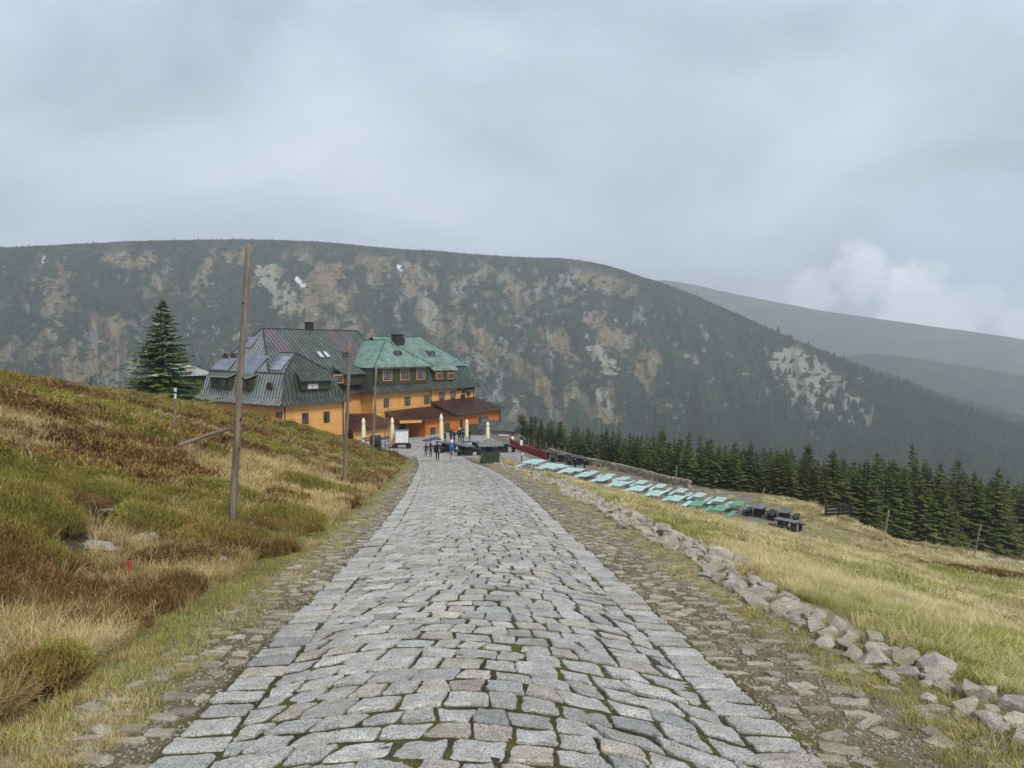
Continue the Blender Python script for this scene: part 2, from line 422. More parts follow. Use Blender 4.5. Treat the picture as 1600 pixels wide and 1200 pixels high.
def to_world(v):                                          # (s, y, h) -> xyz on the land
    v = np.asarray(v); x = v[:, 0] + xc(v[:, 1]); return np.stack([x, v[:, 1], H(x, v[:, 1]) + v[:, 2]], -1)
def make_stones(stones, single, parent, name, mass_name, material, label_mass):
    """stones: list of (verts, faces, tint, dist). The nearest are objects of their own, the rest one mesh"""
    stones.sort(key=lambda q: q[3])
    for (v, f, tnt, d) in stones[:single]:
        W_ = to_world(v); c = W_[:, :].mean(0)
        me = mesh_np(name, W_ - c, f, [material], False, None, np.tile(tnt, (len(v), 1)))
        link(name, me, parent, tuple(c))
    V = []; Fc = []; T = []; o = 0
    for (v, f, tnt, d) in stones[single:]:
        V += v; Fc += [tuple(i + o for i in q) for q in f]; o += len(v); T += [tnt] * len(v)
    if V:
        me = mesh_np(mass_name, to_world(V), Fc, [material], False, None, np.array(T))
        tag(link(mass_name, me, parent), label_mass, None, None, 'stuff')
def tint_granite(rnd):
    q = rnd.random(); g = rnd.gauss(1.0, .11)
    g = min(1.2, max(.62, g))
    if q < .10: return (g * 1.02, g * .97, g * .87)
    if q < .19: return (g * .80, g * .83, g * .85)
    if q < .23: return (g * .98, g * .92, g * .87)
    return (g * .985, g, g * 1.0)
road = tag(empty('road', (0, 0, 0)), 'cobbled granite road running down to the mountain hut', None, None, 'structure')
rnd = random.Random(5)
stones = []
y = 1.9; row = 0
while y < 66:
    dep = rnd.uniform(.205, .26) if y < 30 else rnd.uniform(.22, .28)
    W_ = hw(y); inner = W_ - .31
    near = y < 24
    # border setts, left and right, one behind the other
    for sd in (-1, 1):
        for rep in range(1):
            a, b = sd * (W_ + rnd.uniform(-.025, .03)), sd * (inner + rnd.uniform(-.02, .035))
            y0, y1 = y + .012, y + dep - .014
            cs = [(min(a, b), y0 + rnd.uniform(0, .014)), (max(a, b), y0 + rnd.uniform(0, .014)), (max(a, b), y1 + rnd.uniform(-.014, 0)), (min(a, b), y1 + rnd.uniform(-.014, 0))]
            v, f = stone_geo(cs, rnd, near, .014 + rnd.gauss(0, .003), (rnd.gauss(0, .02), rnd.gauss(0, .02)))
            stones.append((v, f, tint_granite(rnd), math.hypot(a, y)))
    # one bowed course between them
    edges = [-inner - .05]
    while edges[-1] < inner - .02:
        edges.append(edges[-1] + rnd.choice((rnd.uniform(.18, .25), rnd.uniform(.22, .31))))
    k = (2 * inner + .10) / (edges[-1] - edges[0]); edges = [-inner - .05 + (e - edges[0]) * k for e in edges]
    bow = .47 + .05 * math.sin(y * .35 + 1); sa_ = -.18 + .15 * math.sin(y * .21)
    def yy(s, top):
        q = y + (dep if top else 0); b_ = .40 + .05 * math.sin(q * .35 + 1); a_ = -.48 + .12 * math.sin(q * .21)
        return q + b_ * (1 - ((s - a_) / inner) ** 2) - b_ * .3 + .030 * math.sin(s * 3.1 + q * 1.9) + .018 * math.sin(s * 5.3 - q * 2.7)
    sk = [rnd.gauss(0, .018) + dep * (.27 * max(0, .35 - e / inner) - .22 * max(0, e / inner - .2)) for e in edges]
    for k in range(len(edges) - 1):
        g = rnd.uniform(.006, .013); gy = rnd.uniform(.015, .025)
        a, b = edges[k] + g, edges[k + 1] - g
        if b < -inner + .05 or a > inner - .05: continue
        jj_ = lambda: rnd.gauss(0, .010)
        cl = lambda q: max(-inner + .012, min(inner - .012, q))
        a0, b0, b1, a1 = cl(a - sk[k] * .5), cl(b - sk[k + 1] * .5), cl(b + sk[k + 1] * .5), cl(a + sk[k] * .5)
        if b0 - a0 < .05 and b1 - a1 < .05: continue
        cs = [(a0 + jj_(), yy(a0, 0) + gy + jj_()), (b0 + jj_(), yy(b0, 0) + gy + jj_()), (b1 + jj_(), yy(b1, 1) - gy + jj_()), (a1 + jj_(), yy(a1, 1) - gy + jj_())]
        v, f = stone_geo(cs, rnd, near, .014 + rnd.gauss(0, .0045), (rnd.gauss(0, .03), rnd.gauss(0, .035)))
        stones.append((v, f, tint_granite(rnd), math.hypot((a + b) / 2, y)))
    y += dep; row += 1
vis = [q for q in stones if q[0][0][1] > 2.75]
vis.sort(key=lambda q: q[3])
make_stones(vis, 300, road, 'cobblestone', 'cobblestones', M_COB, 'granite cobbles of the road farther off')
# rough small stones along both edges of the cobbles
for sd, nm, wid, lab in ((1, 'stony_verge', 1.05, 'rough stony verge on the meadow side of the road'), (-1, 'grassy_verge', .62, 'narrow stony verge on the heather side of the road')):
    vg = tag(empty(nm, (0, 0, 0)), lab, None, None, 'structure'); st = []
    placed = []
    y = 2.3
    while y < 44:
        stepy = .11 if y < 14 else .2
        for q in range(9 if sd > 0 else 6):
            fr = rnd.random(); d0 = .05 + fr * wid
            if rnd.random() > (.93 if sd > 0 else .85) - .30 * fr: continue
            yc_ = y + rnd.uniform(0, stepy); s_ = sd * (hw(yc_) + d0)
            L, B = rnd.uniform(.09, .26), rnd.uniform(.06, .15)
            if any((abs(s_ - a) < (L + c) * .46 and abs(yc_ - b) < (B + e) * .46) for (a, b, c, e) in placed[-60:]): continue
            placed.append((s_, yc_, L, B)); an = rnd.gauss(0, .35); ca, sa = math.cos(an), math.sin(an)
            cs = [(s_ + (i * L * ca - j * B * sa) / 2 * rnd.uniform(.75, 1.1), yc_ + (i * L * sa + j * B * ca) / 2 * rnd.uniform(.75, 1.1)) for (i, j) in ((-1, -1), (1, -1), (1, 1), (-1, 1))]
            near = y < 16
            v, f = stone_geo(cs, rnd, near, rnd.uniform(.004, .022), (rnd.gauss(0, .06), rnd.gauss(0, .07)), True)
            g = rnd.gauss(.92, .12); tnt = (g, g * rnd.uniform(.92, 1), g * rnd.uniform(.84, .98)) if rnd.random() < .75 else (g * 1.15, g * 1.17, g * 1.17)
            st.append((v, f, tnt, math.hypot(s_, yc_)))
        y += stepy
    st = [q for q in st if q[3] > 3.0]
    make_stones(st, 180 if sd > 0 else 110, vg, 'verge_stone', 'verge_stones', M_VERGE, 'small rough stones of the verge farther off')
# ------------------------------------------------------------------ rocks laid along the meadow edge
def rock_mesh(seed, flatn=.7):
    r = np.random.default_rng(seed)
    import bmesh
    bm = bmesh.new(); D = r.normal(size=(17, 3)); D /= np.linalg.norm(D, axis=1)[:, None]; D = np.sign(D) * np.abs(D) ** .75 * r.uniform(.40, .54, (17, 1))
    D = D * np.array([r.uniform(1.0, 1.5), r.uniform(.8, 1.05), r.uniform(flatn - .12, flatn + .12)])
    for q in D: bm.verts.new(q)
    h_ = bmesh.ops.convex_hull(bm, input=bm.verts[:]); bmesh.ops.delete(bm, geom=[v for v in bm.verts if not v.link_faces], context='VERTS')
    bmesh.ops.dissolve_limit(bm, angle_limit=R(14), verts=bm.verts[:], edges=bm.edges[:])
    bmesh.ops.bevel(bm, geom=bm.edges[:], offset=.035, segments=2, profile=.6, affect='EDGES', clamp_overlap=True); bmesh.ops.triangulate(bm, faces=bm.faces[:])
    bm.verts.index_update(); V = np.array([v.co[:] for v in bm.verts]); Fc = [tuple(v.index for v in f.verts) for f in bm.faces]; bm.free()
    V += r.normal(size=V.shape) * .004
    g = 1.0; cl = np.ones((len(V), 3)) * (r.uniform(.86, 1.1) * np.array([1, r.uniform(.92, 1.0), r.uniform(.80, 1.0)]))
    return mesh_np('rock', V, Fc, [M_ROCK], False, None, cl)
RM = [rock_mesh(k) for k in range(20)]
edging = tag(empty('stone_edging', (0, 0, 0)), 'low row of loose grey and pinkish rocks between cobbled road and meadow', 'stone edging')
rk = []
y = 2.6
while y < 62:
    wide = .5 + .5 * (y > 14) * .8
    n = 11 if y < 9 else (11 if y < 25 else 6)
    for q in range(n):
        d0 = 1.10 + .06 * (y > 9) + rnd.random() * (.50 + .45 * (y > 9) + .5 * (y > 22)); sz = rnd.choice((rnd.uniform(.12, .2), rnd.uniform(.17, .28), rnd.uniform(.24, .36)))
        yc_ = y + rnd.uniform(0, .4); s_ = hw(yc_) + d0 + .10 * math.sin(yc_ * .8)
        rk.append((s_, yc_, sz))
    y += .24 if y < 12 else (.5 if y < 30 else .8)
for (s_, y_, sz) in ((2.90, 6.55, .40), (3.15, 5.55, .36), (3.05, 4.3, .36), (3.2, 3.75, .36), (2.75, 8.3, .38), (2.95, 7.3, .4), (3.0, 9.6, .4), (3.3, 12.2, .45)):
    rk.append((s_ * hw(y_) / 1.67, y_, sz))
kept = []
for r_ in sorted(rk, key=lambda q: -q[2]):
    if all((r_[0] - k[0]) ** 2 + (r_[1] - k[1]) ** 2 > (.20 * (r_[2] + k[2])) ** 2 for k in kept): kept.append(r_)
kept.sort(key=lambda q: math.hypot(q[0], q[1]))
def rock_xf(s_, y_, sz):
    x_ = s_ + float(xc(y_)); z_ = Hs(x_, y_) + sz * rnd.uniform(.04, .17)
    return (x_, y_, z_), (rnd.gauss(0, .2), rnd.gauss(0, .2), rnd.uniform(0, 6.28)), sz * (.62 if y_ < 10 else .78) * rnd.uniform(.85, 1.1)
for (s_, y_, sz) in kept[:290]:
    l_, r_, k_ = rock_xf(s_, y_, sz); link('rock', rnd.choice(RM), edging, l_, r_, k_)
if len(kept) > 290:
    V = []; Fc = []; T = []; o = 0
    for (s_, y_, sz) in kept[290:]:
        l_, r_, k_ = rock_xf(s_, y_, sz); me = rnd.choice(RM); M_ = Matrix.LocRotScale(Vector(l_), __import__('mathutils').Euler(r_), Vector((k_,) * 3))
        V += [tuple(M_ @ v.co) for v in me.vertices]; Fc += [tuple(i + o for i in p.vertices) for p in me.polygons]; o = len(V); T += [tuple(c.color[:3]) for c in me.attributes['tint'].data]
    tag(link('rocks', mesh_np('rocks', V, Fc, [M_ROCK], False, None, np.array(T)), edging), 'rocks of the edging farther down the road', None, None, 'stuff')

# gravel and crumbs of stone pressed into the verges and joints
def pebble(seed):
    r = np.random.default_rng(seed); import bmesh
    bm = bmesh.new(); D = r.normal(size=(10, 3)); D /= np.linalg.norm(D, axis=1)[:, None]; D *= np.array([.5, .42, .3])
    for q in D: bm.verts.new(q)
    bmesh.ops.convex_hull(bm, input=bm.verts[:]); bm.verts.index_update(); V = np.array([v.co[:] for v in bm.verts]); Fc = [tuple(v.index for v in f.verts) for f in bm.faces]; bm.free()
    return mesh_np('pebble', V, Fc, [M_VERGE], False, None, np.ones((len(V), 3)) * r.uniform(.7, 1.15))
_r = np.random.default_rng(66); n = 24000; rd = 2.6 * (24 / 2.6) ** _r.random(n); sd = np.where(_r.random(n) < .62, 1, -1)
off = np.where(sd > 0, 1.25, .75) * _r.random(n) ** 1.0; inr = _r.random(n) < .22
s_ = np.where(inr, (2 * _r.random(n) - 1) * 1.6, sd * (hw(rd) + off)); px_ = s_ + xc(rd)
sz = np.where(inr, _r.uniform(.006, .016, n), _r.uniform(.010, .045, n) * (.7 + .02 * rd))
scatter('gravel', np.stack([px_, rd, H(px_, rd) + .002], -1), _r.random((n, 3)) * [.6, .6, 6.28], np.repeat(sz[:, None], 3, 1), [pebble(k) for k in range(6)], _r.integers(0, 6, n), 'loose gravel pressed into the verges and joints of the road')

# ------------------------------------------------------------------ mountains
def fbm(x, y, oct=5, seed=0, lac=2.0, gain=.5):
    r = np.random.default_rng(seed); tot = 0; amp = 1; fr = 1; nrm = 0
    for k in range(oct):
        G = r.random((128, 128)); ox, oy = r.random(2) * 100
        u, v_ = x * fr + ox, y * fr + oy
        i0 = np.floor(u).astype(int); j0 = np.floor(v_).astype(int); fu = u - i0; fv = v_ - j0
        fu = fu * fu * (3 - 2 * fu); fv = fv * fv * (3 - 2 * fv)
        a = G[i0 % 128, j0 % 128]; b = G[(i0 + 1) % 128, j0 % 128]; c = G[i0 % 128, (j0 + 1) % 128]; d = G[(i0 + 1) % 128, (j0 + 1) % 128]
        tot = tot + amp * ((a * (1 - fu) + b * fu) * (1 - fv) + (c * (1 - fu) + d * fu) * fv); nrm += amp; amp *= gain; fr *= lac
    return tot / nrm
def m_hill():
    m = bpy.data.materials.new('mountain_slope'); m.use_nodes = True; t = NT(m.node_tree)
    v = t.n('ShaderNodeNewGeometry').outputs['Position']
    a = t.n('ShaderNodeAttribute', attribute_name='tint').outputs['Color']
    n2 = t.noise(v, .16, 6, .7); n3 = t.noise(v, .6, 4, .7)
    c = t.mix(1.0, a, t.ramp(n2, [(.3, .62), (.7, 1.32)]), 'MULTIPLY'); c = t.mix(1.0, c, t.ramp(n3, [(.3, .7), (.7, 1.25)]), 'MULTIPLY')
    b = t.n('ShaderNodeBsdfPrincipled', i_Roughness=1.0); b.inputs['Specular IOR Level'].default_value = .05
    t.link(c, b.inputs['Base Color'])
    bp = t.n('ShaderNodeBump', i_Strength=1.0, i_Distance=3.0); t.link(n2, bp.inputs['Height']); t.link(bp.outputs[0], b.inputs['Normal'])
    t.link(b.outputs[0], t.n('ShaderNodeOutputMaterial').inputs[0]); return m
M_HILL = m_hill()
_kx = [-700, -300, 0, 120, 250, 400, 520, 600, 700, 800, 880, 940, 1000, 1060, 1100, 1200, 1300, 1400, 1500, 1600, 1800, 2300]
_ky = [420, 396, 386, 380, 375, 374, 379, 387, 394, 401, 404, 411, 431, 451, 467, 512, 556, 598, 640, 676, 720, 740]
def pix_xyz(px, py, D):                                    # vectorised: point on a sight line at ground distance D
    a = (px - 800) / F_PX; b = (600 - py) / F_PX
    dx = a; dy = math.cos(PITCH) + b * math.sin(PITCH); dz = -math.sin(PITCH) + b * math.cos(PITCH)
    k = D / np.hypot(dx, dy); return k * dx, k * dy, EYE + k * dz
ncol, nrow, nback = 1200, 260, 20
PX = np.linspace(-420, 2000, ncol)
RY = np.interp(PX, _kx, _ky); RY = sum(np.interp(PX + d, _kx, _ky) for d in (-24, -12, 0, 12, 24)) / 5
RY = RY - 4 * (fbm(PX / 60, PX * 0, 4, 3) - .5)
Dr = np.interp(PX, [-700, 0, 940, 1200, 1500, 2300], [1020, 1120, 1180, 1090, 960, 900]) + 70 * (fbm(PX / 210, PX * 0, 3, 9) - .5)
Db = np.interp(PX, [-700, 400, 1000, 2300], [400, 420, 420, 380])
T = np.linspace(0, 1, nrow)[:, None]
PXg = np.repeat(PX[None], nrow, 0)
BY = 900.0
gul = fbm(PXg / 95 + .35 * T, T * 1.3 + 0 * PXg, 5, 21); rg = fbm(PXg / 26, T * 7 + 0 * PXg, 4, 22)
gull = np.abs(gul - .5) * 2
prof = T ** .82
Dg = Db + (Dr - Db) * prof
env = np.sin(np.pi * np.clip(T, 0, 1)) ** .6
Dg = Dg + env * (190 * (gull - .3) + 60 * (rg - .5))
PYg = BY + (RY[None] - BY) * T ** 1.06
X1, Y1, Z1 = pix_xyz(PXg, PYg, Dg)
# plateau behind the rim
tb = np.linspace(0, 1, nback + 1)[1:, None]
Xr, Yr, Zr = X1[-1], Y1[-1], Z1[-1]; sc_b = 1 + tb * 1.1
X2, Y2 = Xr * sc_b, Yr * sc_b; Z2 = Zr + tb * 40 - 190 * tb ** 2 - 2 * tb
MX, MY, MZ = np.vstack([X1, X2]), np.vstack([Y1, Y2]), np.vstack([Z1, Z2])
# cover: dwarf pine, faded grass, crag, scree, old snow
Tn = T + 0 * PXg
strk = fbm(PXg / 34 + 1.4 * Tn, Tn * 9, 5, 31); mott = fbm(PXg / 40, PYg / 26, 5, 32); fine = fbm(PXg / 9, PYg / 7, 4, 33)
big = fbm(PXg / 190, PYg / 110, 4, 34)
def blob(cx, cy, rx, ry, soft=.5):
    q = ((PXg - cx) / rx) ** 2 + ((PYg - cy) / ry) ** 2
    return 1 - sstep((np.sqrt(q) - (1 - soft)) / (soft * 1.6))
def streak(x0, y0, x1, y1, wd):
    dx, dy = x1 - x0, y1 - y0; L2 = dx * dx + dy * dy
    t = np.clip(((PXg - x0) * dx + (PYg - y0) * dy) / L2, 0, 1); d = np.hypot(PXg - x0 - t * dx + 14 * (mott - .5), PYg - y0 - t * dy)
    return 1 - sstep((d - wd * .35) / wd)
pine = np.zeros(PXg.shape + (3,)); pine[:] = (.020, .041, .018)
C = lerp3(pine, (.040, .058, .025), sstep((mott - .42) / .3))
brown = np.maximum.reduce([blob(500, 470, 75, 70), streak(470, 420, 560, 520, 34), streak(610, 400, 690, 490, 40), streak(690, 460, 560, 400, 40), streak(80, 400, 90, 510, 26), streak(90, 450, 75, 530, 18), blob(200, 400, 60, 22), blob(370, 400, 22, 34),
                           streak(170, 520, 190, 600, 34), blob(90, 570, 110, 45), streak(700, 500, 880, 620, 22), streak(850, 520, 935, 640, 24), streak(930, 500, 1010, 570, 24), streak(900, 420, 980, 450, 22), streak(930, 560, 960, 650, 20), streak(1000, 580, 1030, 640, 12), blob(1010, 545, 28, 30), blob(830, 650, 60, 22), streak(760, 400, 900, 560, 20), streak(640, 440, 760, 560, 24)])
upper = blob(560, 425, 430, 60, .8) * .62
n_md = fbm(PXg / 22 + 2.0 * (mott - .5), PYg / 20 + 2.0 * (strk - .5), 5, 35, 2.1, .6)
dg = fbm((PXg - .75 * PYg) / 20, (PYg + .3 * PXg) / 42, 5, 36, 2.1, .6); dg2 = fbm((PXg + .65 * PYg) / 20, (PYg - .3 * PXg) / 42, 5, 37, 2.1, .6)
gl_ = np.where(PXg < 560, dg2, dg)
bf = np.maximum(brown * .62, upper * .62) + (n_md - .5) * 1.5 + (gl_ - .5) * 1.4 + (fine - .5) * .8
bm_ = sstep((bf - .41) / .20)
C = lerp3(C, (.225, .165, .088), bm_ * .94)
C = lerp3(C, (.10, .098, .058), bm_ * sstep((fine - .46) / .16) * .75)
crag = np.maximum.reduce([blob(770, 590, 75, 60), blob(760, 440, 170, 75, .7) * .85, blob(860, 490, 150, 80, .7) * .85, blob(960, 500, 70, 50), blob(250, 530, 190, 38, .7) * .8, blob(40, 520, 60, 30), blob(190, 570, 60, 40) * .7, blob(1090, 500, 40, 30) * .8, blob(660, 500, 60, 60) * .6, blob(1240, 560, 60, 40)])
crk = fbm(PXg / 6.5, PYg / 9.5, 4, 41)
cm = sstep((crag * .40 + (fbm(PXg / 20, PYg / 24, 5, 42, 2.1, .6) - .5) * 1.5 + (crk - .5) * 1.5 - .46) / .12)
C = lerp3(C, (.215, .21, .20), cm * (.55 + .45 * sstep((fine - .4) / .25)))
scree = np.maximum.reduce([streak(1232, 560, 1275, 675, 30), streak(1250, 570, 1345, 655, 34), blob(1275, 625, 46, 40), streak(412, 425, 445, 475, 20), streak(445, 440, 470, 485, 10) * .8, streak(920, 545, 955, 575, 14), blob(190, 590, 22, 26) * .9, streak(665, 465, 675, 505, 12), streak(925, 600, 960, 645, 10) * .8])
sm = sstep((scree * 1.15 + (n_md - .5) * 1.9 + (fine - .5) * 2.6 - .84) / .12)
C = lerp3(C, (.27, .27, .215), sm * .9)
snow = np.maximum.reduce([streak(462, 436, 474, 446, 4.5), streak(70, 404, 78, 398, 3.5), streak(68, 410, 74, 410, 3), streak(620, 415, 628, 423, 2.6)])
C = lerp3(C, (.82, .84, .86), sstep((snow + (fine - .5) * 1.6 + (n_md - .5) * 1.2 - .55) / .2) * (snow > .05))
rim = sstep((T - .955) / .03) + 0 * PXg; C = lerp3(C, (.035, .048, .034), rim * (.9))
low = sstep((PYg - 640 - 40 * (mott - .5) - .05 * (1300 - PXg)) / 50); C = lerp3(C, (.026, .040, .032), low * (1 - sm) * .8)
Cb = np.zeros((nback, ncol, 3)); Cb[:] = (.036, .048, .034)
CC = np.vstack([C, Cb])
def grid_faces(nr_, nc_):
    i, j = np.meshgrid(np.arange(nr_ - 1), np.arange(nc_ - 1), indexing='ij')
    return np.stack([i * nc_ + j, i * nc_ + j + 1, (i + 1) * nc_ + j + 1, (i + 1) * nc_ + j], -1).reshape(-1, 4)
mv = np.stack([MX, MY, MZ], -1).reshape(-1, 3)
hillm = mesh_np('mountain', mv, grid_faces(nrow + nback, ncol), [M_HILL], True, None, CC.reshape(-1, 3))
mountain = tag(link('mountain', hillm), 'craggy mountainside with dwarf pine, scree and a level rim', None, None, 'structure')
# second, farther ridge and the wooded valley flank before it
def ridge(name, kx, ky, D0, D1, by, cols, seed, label):
    n1, n2 = 620, 90
    px = np.linspace(kx[0], kx[-1], n1); ry = np.interp(px, kx, ky) - 3 * (fbm(px / 50, px * 0, 4, seed) - .5)
    t = np.linspace(0, 1, n2)[:, None]; pg = px[None] + 0 * t; yg = by + (ry[None] - by) * t
    D = D0 + (D1 - D0) * t + 260 * np.sin(np.pi * t) * (fbm(pg / 120, t * 2 + 0 * pg, 4, seed + 1) - .5)
    x, y_, z = pix_xyz(pg, yg, D)
    tb_ = np.linspace(0, 1, 13)[1:, None]; k = 1 + .5 * tb_
    x2, y2, z2 = x[-1] * k, y_[-1] * k, z[-1] - 260 * tb_ ** 2
    mo = fbm(pg / 45, yg / 14, 5, seed + 2); c = np.zeros(pg.shape + (3,)); c[:] = cols[0]
    c = lerp3(c, cols[1], sstep((mo - .55) / .1) * sstep((t - .45) / .2)); c2 = np.zeros((12, n1, 3)); c2[:] = cols[0]
    return tag(link(name, mesh_np(name, np.stack([np.vstack([x, x2]), np.vstack([y_, y2]), np.vstack([z, z2])], -1).reshape(-1, 3), grid_faces(n2 + 12, n1), [M_HILL], True, None, np.vstack([c, c2]).reshape(-1, 3))), label, None, None, 'structure')
ridge('far_ridge', [850, 980, 1040, 1075, 1160, 1280, 1400, 1500, 1600, 1750, 1950, 2300], [434, 436, 438, 443, 462, 485, 502, 516, 530, 552, 590, 640], 1500, 2700, 700, ((.036, .048, .040), (.075, .07, .055)), 51, 'long hazy ridge beyond the valley')
ridge('valley_flank', [1180, 1300, 1360, 1420, 1520, 1620, 1750, 1950, 2300], [600, 560, 552, 558, 574, 592, 620, 660, 720], 980, 1700, 790, ((.026, .044, .034), (.06, .075, .04)), 61, 'wooded hill flank in the valley')
# conifers on the far slopes: one wood
def far_conifer(seed):
    r = random.Random(seed); b = MB(); n = 7; 
    for (r0, z0, z1) in ((1.0, .08, .52), (.76, .32, .76), (.46, .58, 1.0)):
        ring = [(r0 * .32 * r.uniform(.6, 1.25) * math.cos(6.283 * i / n), r0 * .32 * r.uniform(.6, 1.25) * math.sin(6.283 * i / n), z0 + r.uniform(-.05, .05)) for i in range(n)]
        b.add(ring + [(0, 0, z1)], [(i, (i + 1) % n, n) for i in range(n)])
    return b.mesh('far_conifer', [M_FARWOOD])
def dwarf_pine(seed):
    r = random.Random(seed); b = MB(); n = 7
    for k in range(3):
        cx, cy, q = r.uniform(-.4, .4), r.uniform(-.4, .4), r.uniform(.4, .7)
        ring = [(cx + q * r.uniform(.7, 1.2) * math.cos(6.283 * i / n), cy + q * r.uniform(.7, 1.2) * math.sin(6.283 * i / n), r.uniform(-.15, .1)) for i in range(n)]
        top = [(cx + q * .5 * r.uniform(.6, 1.2) * math.cos(6.283 * i / n + .4), cy + q * .5 * r.uniform(.6, 1.2) * math.sin(6.283 * i / n + .4), q * r.uniform(.55, .95)) for i in range(n)]
        b.add(ring + top + [(cx, cy, q)], [(i, (i + 1) % n, n + (i + 1) % n, n + i) for i in range(n)] + [(n + i, n + (i + 1) % n, 2 * n) for i in range(n)])
    return b.mesh('dwarf_pine', [M_DWARF])
M_FARWOOD = mat('far_conifer_needles', [hexc('#1c2b18'), hexc('#2c3f24')], .08, 1.0, space='World', rnd=.4, spec=.05)
M_DWARF = mat('dwarf_pine_needles', [hexc('#1a2b13'), hexc('#283c1d')], .05, 1.0, space='World', rnd=.4, spec=.05)
def on_mountain(n, prob, seed, r0=0, r1=None):
    r = np.random.default_rng(seed); r1 = r1 or nrow - 2
    out = []
    I = r.integers(r0, r1, n * 6); J = r.integers(1, ncol - 1, n * 6)
    keep = r.random(n * 6) < prob[np.minimum(I, nrow - 1), J]
    I, J = I[keep][:n], J[keep][:n]; fi, fj = r.random(len(I))[:, None], r.random(len(I))[:, None]
    Vg = mv.reshape(nrow + nback, ncol, 3)
    return (Vg[I, J] * (1 - fi) + Vg[I + 1, J] * fi) * (1 - fj) + (Vg[I, J + 1] * (1 - fi) + Vg[I + 1, J + 1] * fi) * fj
bare = np.clip(bm_ + cm + sm + (snow > .2), 0, 1); inview = ((PXg > -140) & (PXg < 1740) & (PYg < 775)).astype(float)
pw = on_mountain(34000, np.clip(1 - bare * .9, 0, 1) * inview, 71)
r_ = np.random.default_rng(72); n = len(pw)
scl = np.stack([r_.uniform(2.2, 5.2, n), r_.uniform(2.2, 5.2, n), r_.uniform(1.3, 3.0, n)], -1)
scatter('dwarf_pine_cover', pw - [0, 0, .3], np.stack([0 * r_.random(n), 0 * r_.random(n), r_.random(n) * 6.28], -1), scl, [dwarf_pine(k) for k in range(5)], r_.integers(0, 5, n), 'dark dwarf pine thickets covering the mountainside')
woodp = np.clip(sstep((PYg - 610 - .16 * (1250 - PXg)) / 50) + .0, 0, 1) * (1 - sm) * (1 - cm) * inview
woodp = np.clip(woodp + .25 * sstep((PXg - 1150) / 150) * (1 - sm), 0, 1) * inview
fw = on_mountain(17000, woodp, 73); rimp = np.zeros_like(PXg); rimp[-4:] = 1.0
fr_ = on_mountain(1500, rimp * inview, 74, nrow - 5, nrow + 2)
n0, n1_ = len(fw), len(fr_)
Pw = np.vstack([fw, fr_]); n = len(Pw)
hts = np.concatenate([r_.uniform(6, 13, n0), r_.uniform(1.8, 4.4, n1_)])
scatter('far_conifer_wood', Pw - [0, 0, .4], np.stack([np.zeros(n), np.zeros(n), r_.random(n) * 6.28], -1), np.stack([hts * r_.uniform(.75, 1.0, n), hts * r_.uniform(.75, 1.0, n), hts], -1), [far_conifer(k) for k in range(5)], r_.integers(0, 5, n), 'distant conifer wood on the lower mountain slopes')
# ------------------------------------------------------------------ damp air
hz = MB().box((0, 1800, -65), (7600, 5200, 750)); 
hm = bpy.data.materials.new('damp_air'); hm.use_nodes = True; t = NT(hm.node_tree)
pv = t.n('ShaderNodeVolumePrincipled'); pv.inputs['Color'].default_value = (.90, .95, 1, 1); pv.inputs['Density'].default_value = .00036; pv.inputs['Anisotropy'].default_value = .2
t.link(pv.outputs[0], t.n('ShaderNodeOutputMaterial').inputs['Volume'])
haze = tag(hz.build('haze', hm), 'thin damp haze lying over the valley', None, None, 'stuff')

# ------------------------------------------------------------------ plants
M_STRAW = mat('straw_grass', [hexc('#b09d70'), hexc('#d2c296'), hexc('#e2d6b0')], .9, .9, space='World', rnd=.22, spec=.1, trans=.15, patch=(hexc('#94905a'), .45, .50, .66))
M_GREEN = mat('green_grass', [hexc('#727b34'), hexc('#949b4a'), hexc('#b0ad60')], .9, .9, space='World', rnd=.25, spec=.1, trans=.15, hue=.015)
M_DRY = mat('dry_grass', [hexc('#9c8458'), hexc('#bfa878'), hexc('#d2bf94')], 1.3, .95, space='World', rnd=.2, spec=.08, trans=.1)
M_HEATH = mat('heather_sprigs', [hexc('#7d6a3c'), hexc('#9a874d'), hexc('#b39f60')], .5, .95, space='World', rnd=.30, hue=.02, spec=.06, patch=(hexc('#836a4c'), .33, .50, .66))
M_HEATHB = mat('brown_heather_and_shade', [hexc('#4a3626'), hexc('#6d4d36'), hexc('#8b6647')], .5, .95, space='World', rnd=.3, spec=.05)
M_BILB = mat('bilberry_sprigs', [hexc('#6d6c34'), hexc('#8f8c48'), hexc('#aea65a')], .7, .9, space='World', rnd=.25, hue=.02, spec=.08, trans=.1)
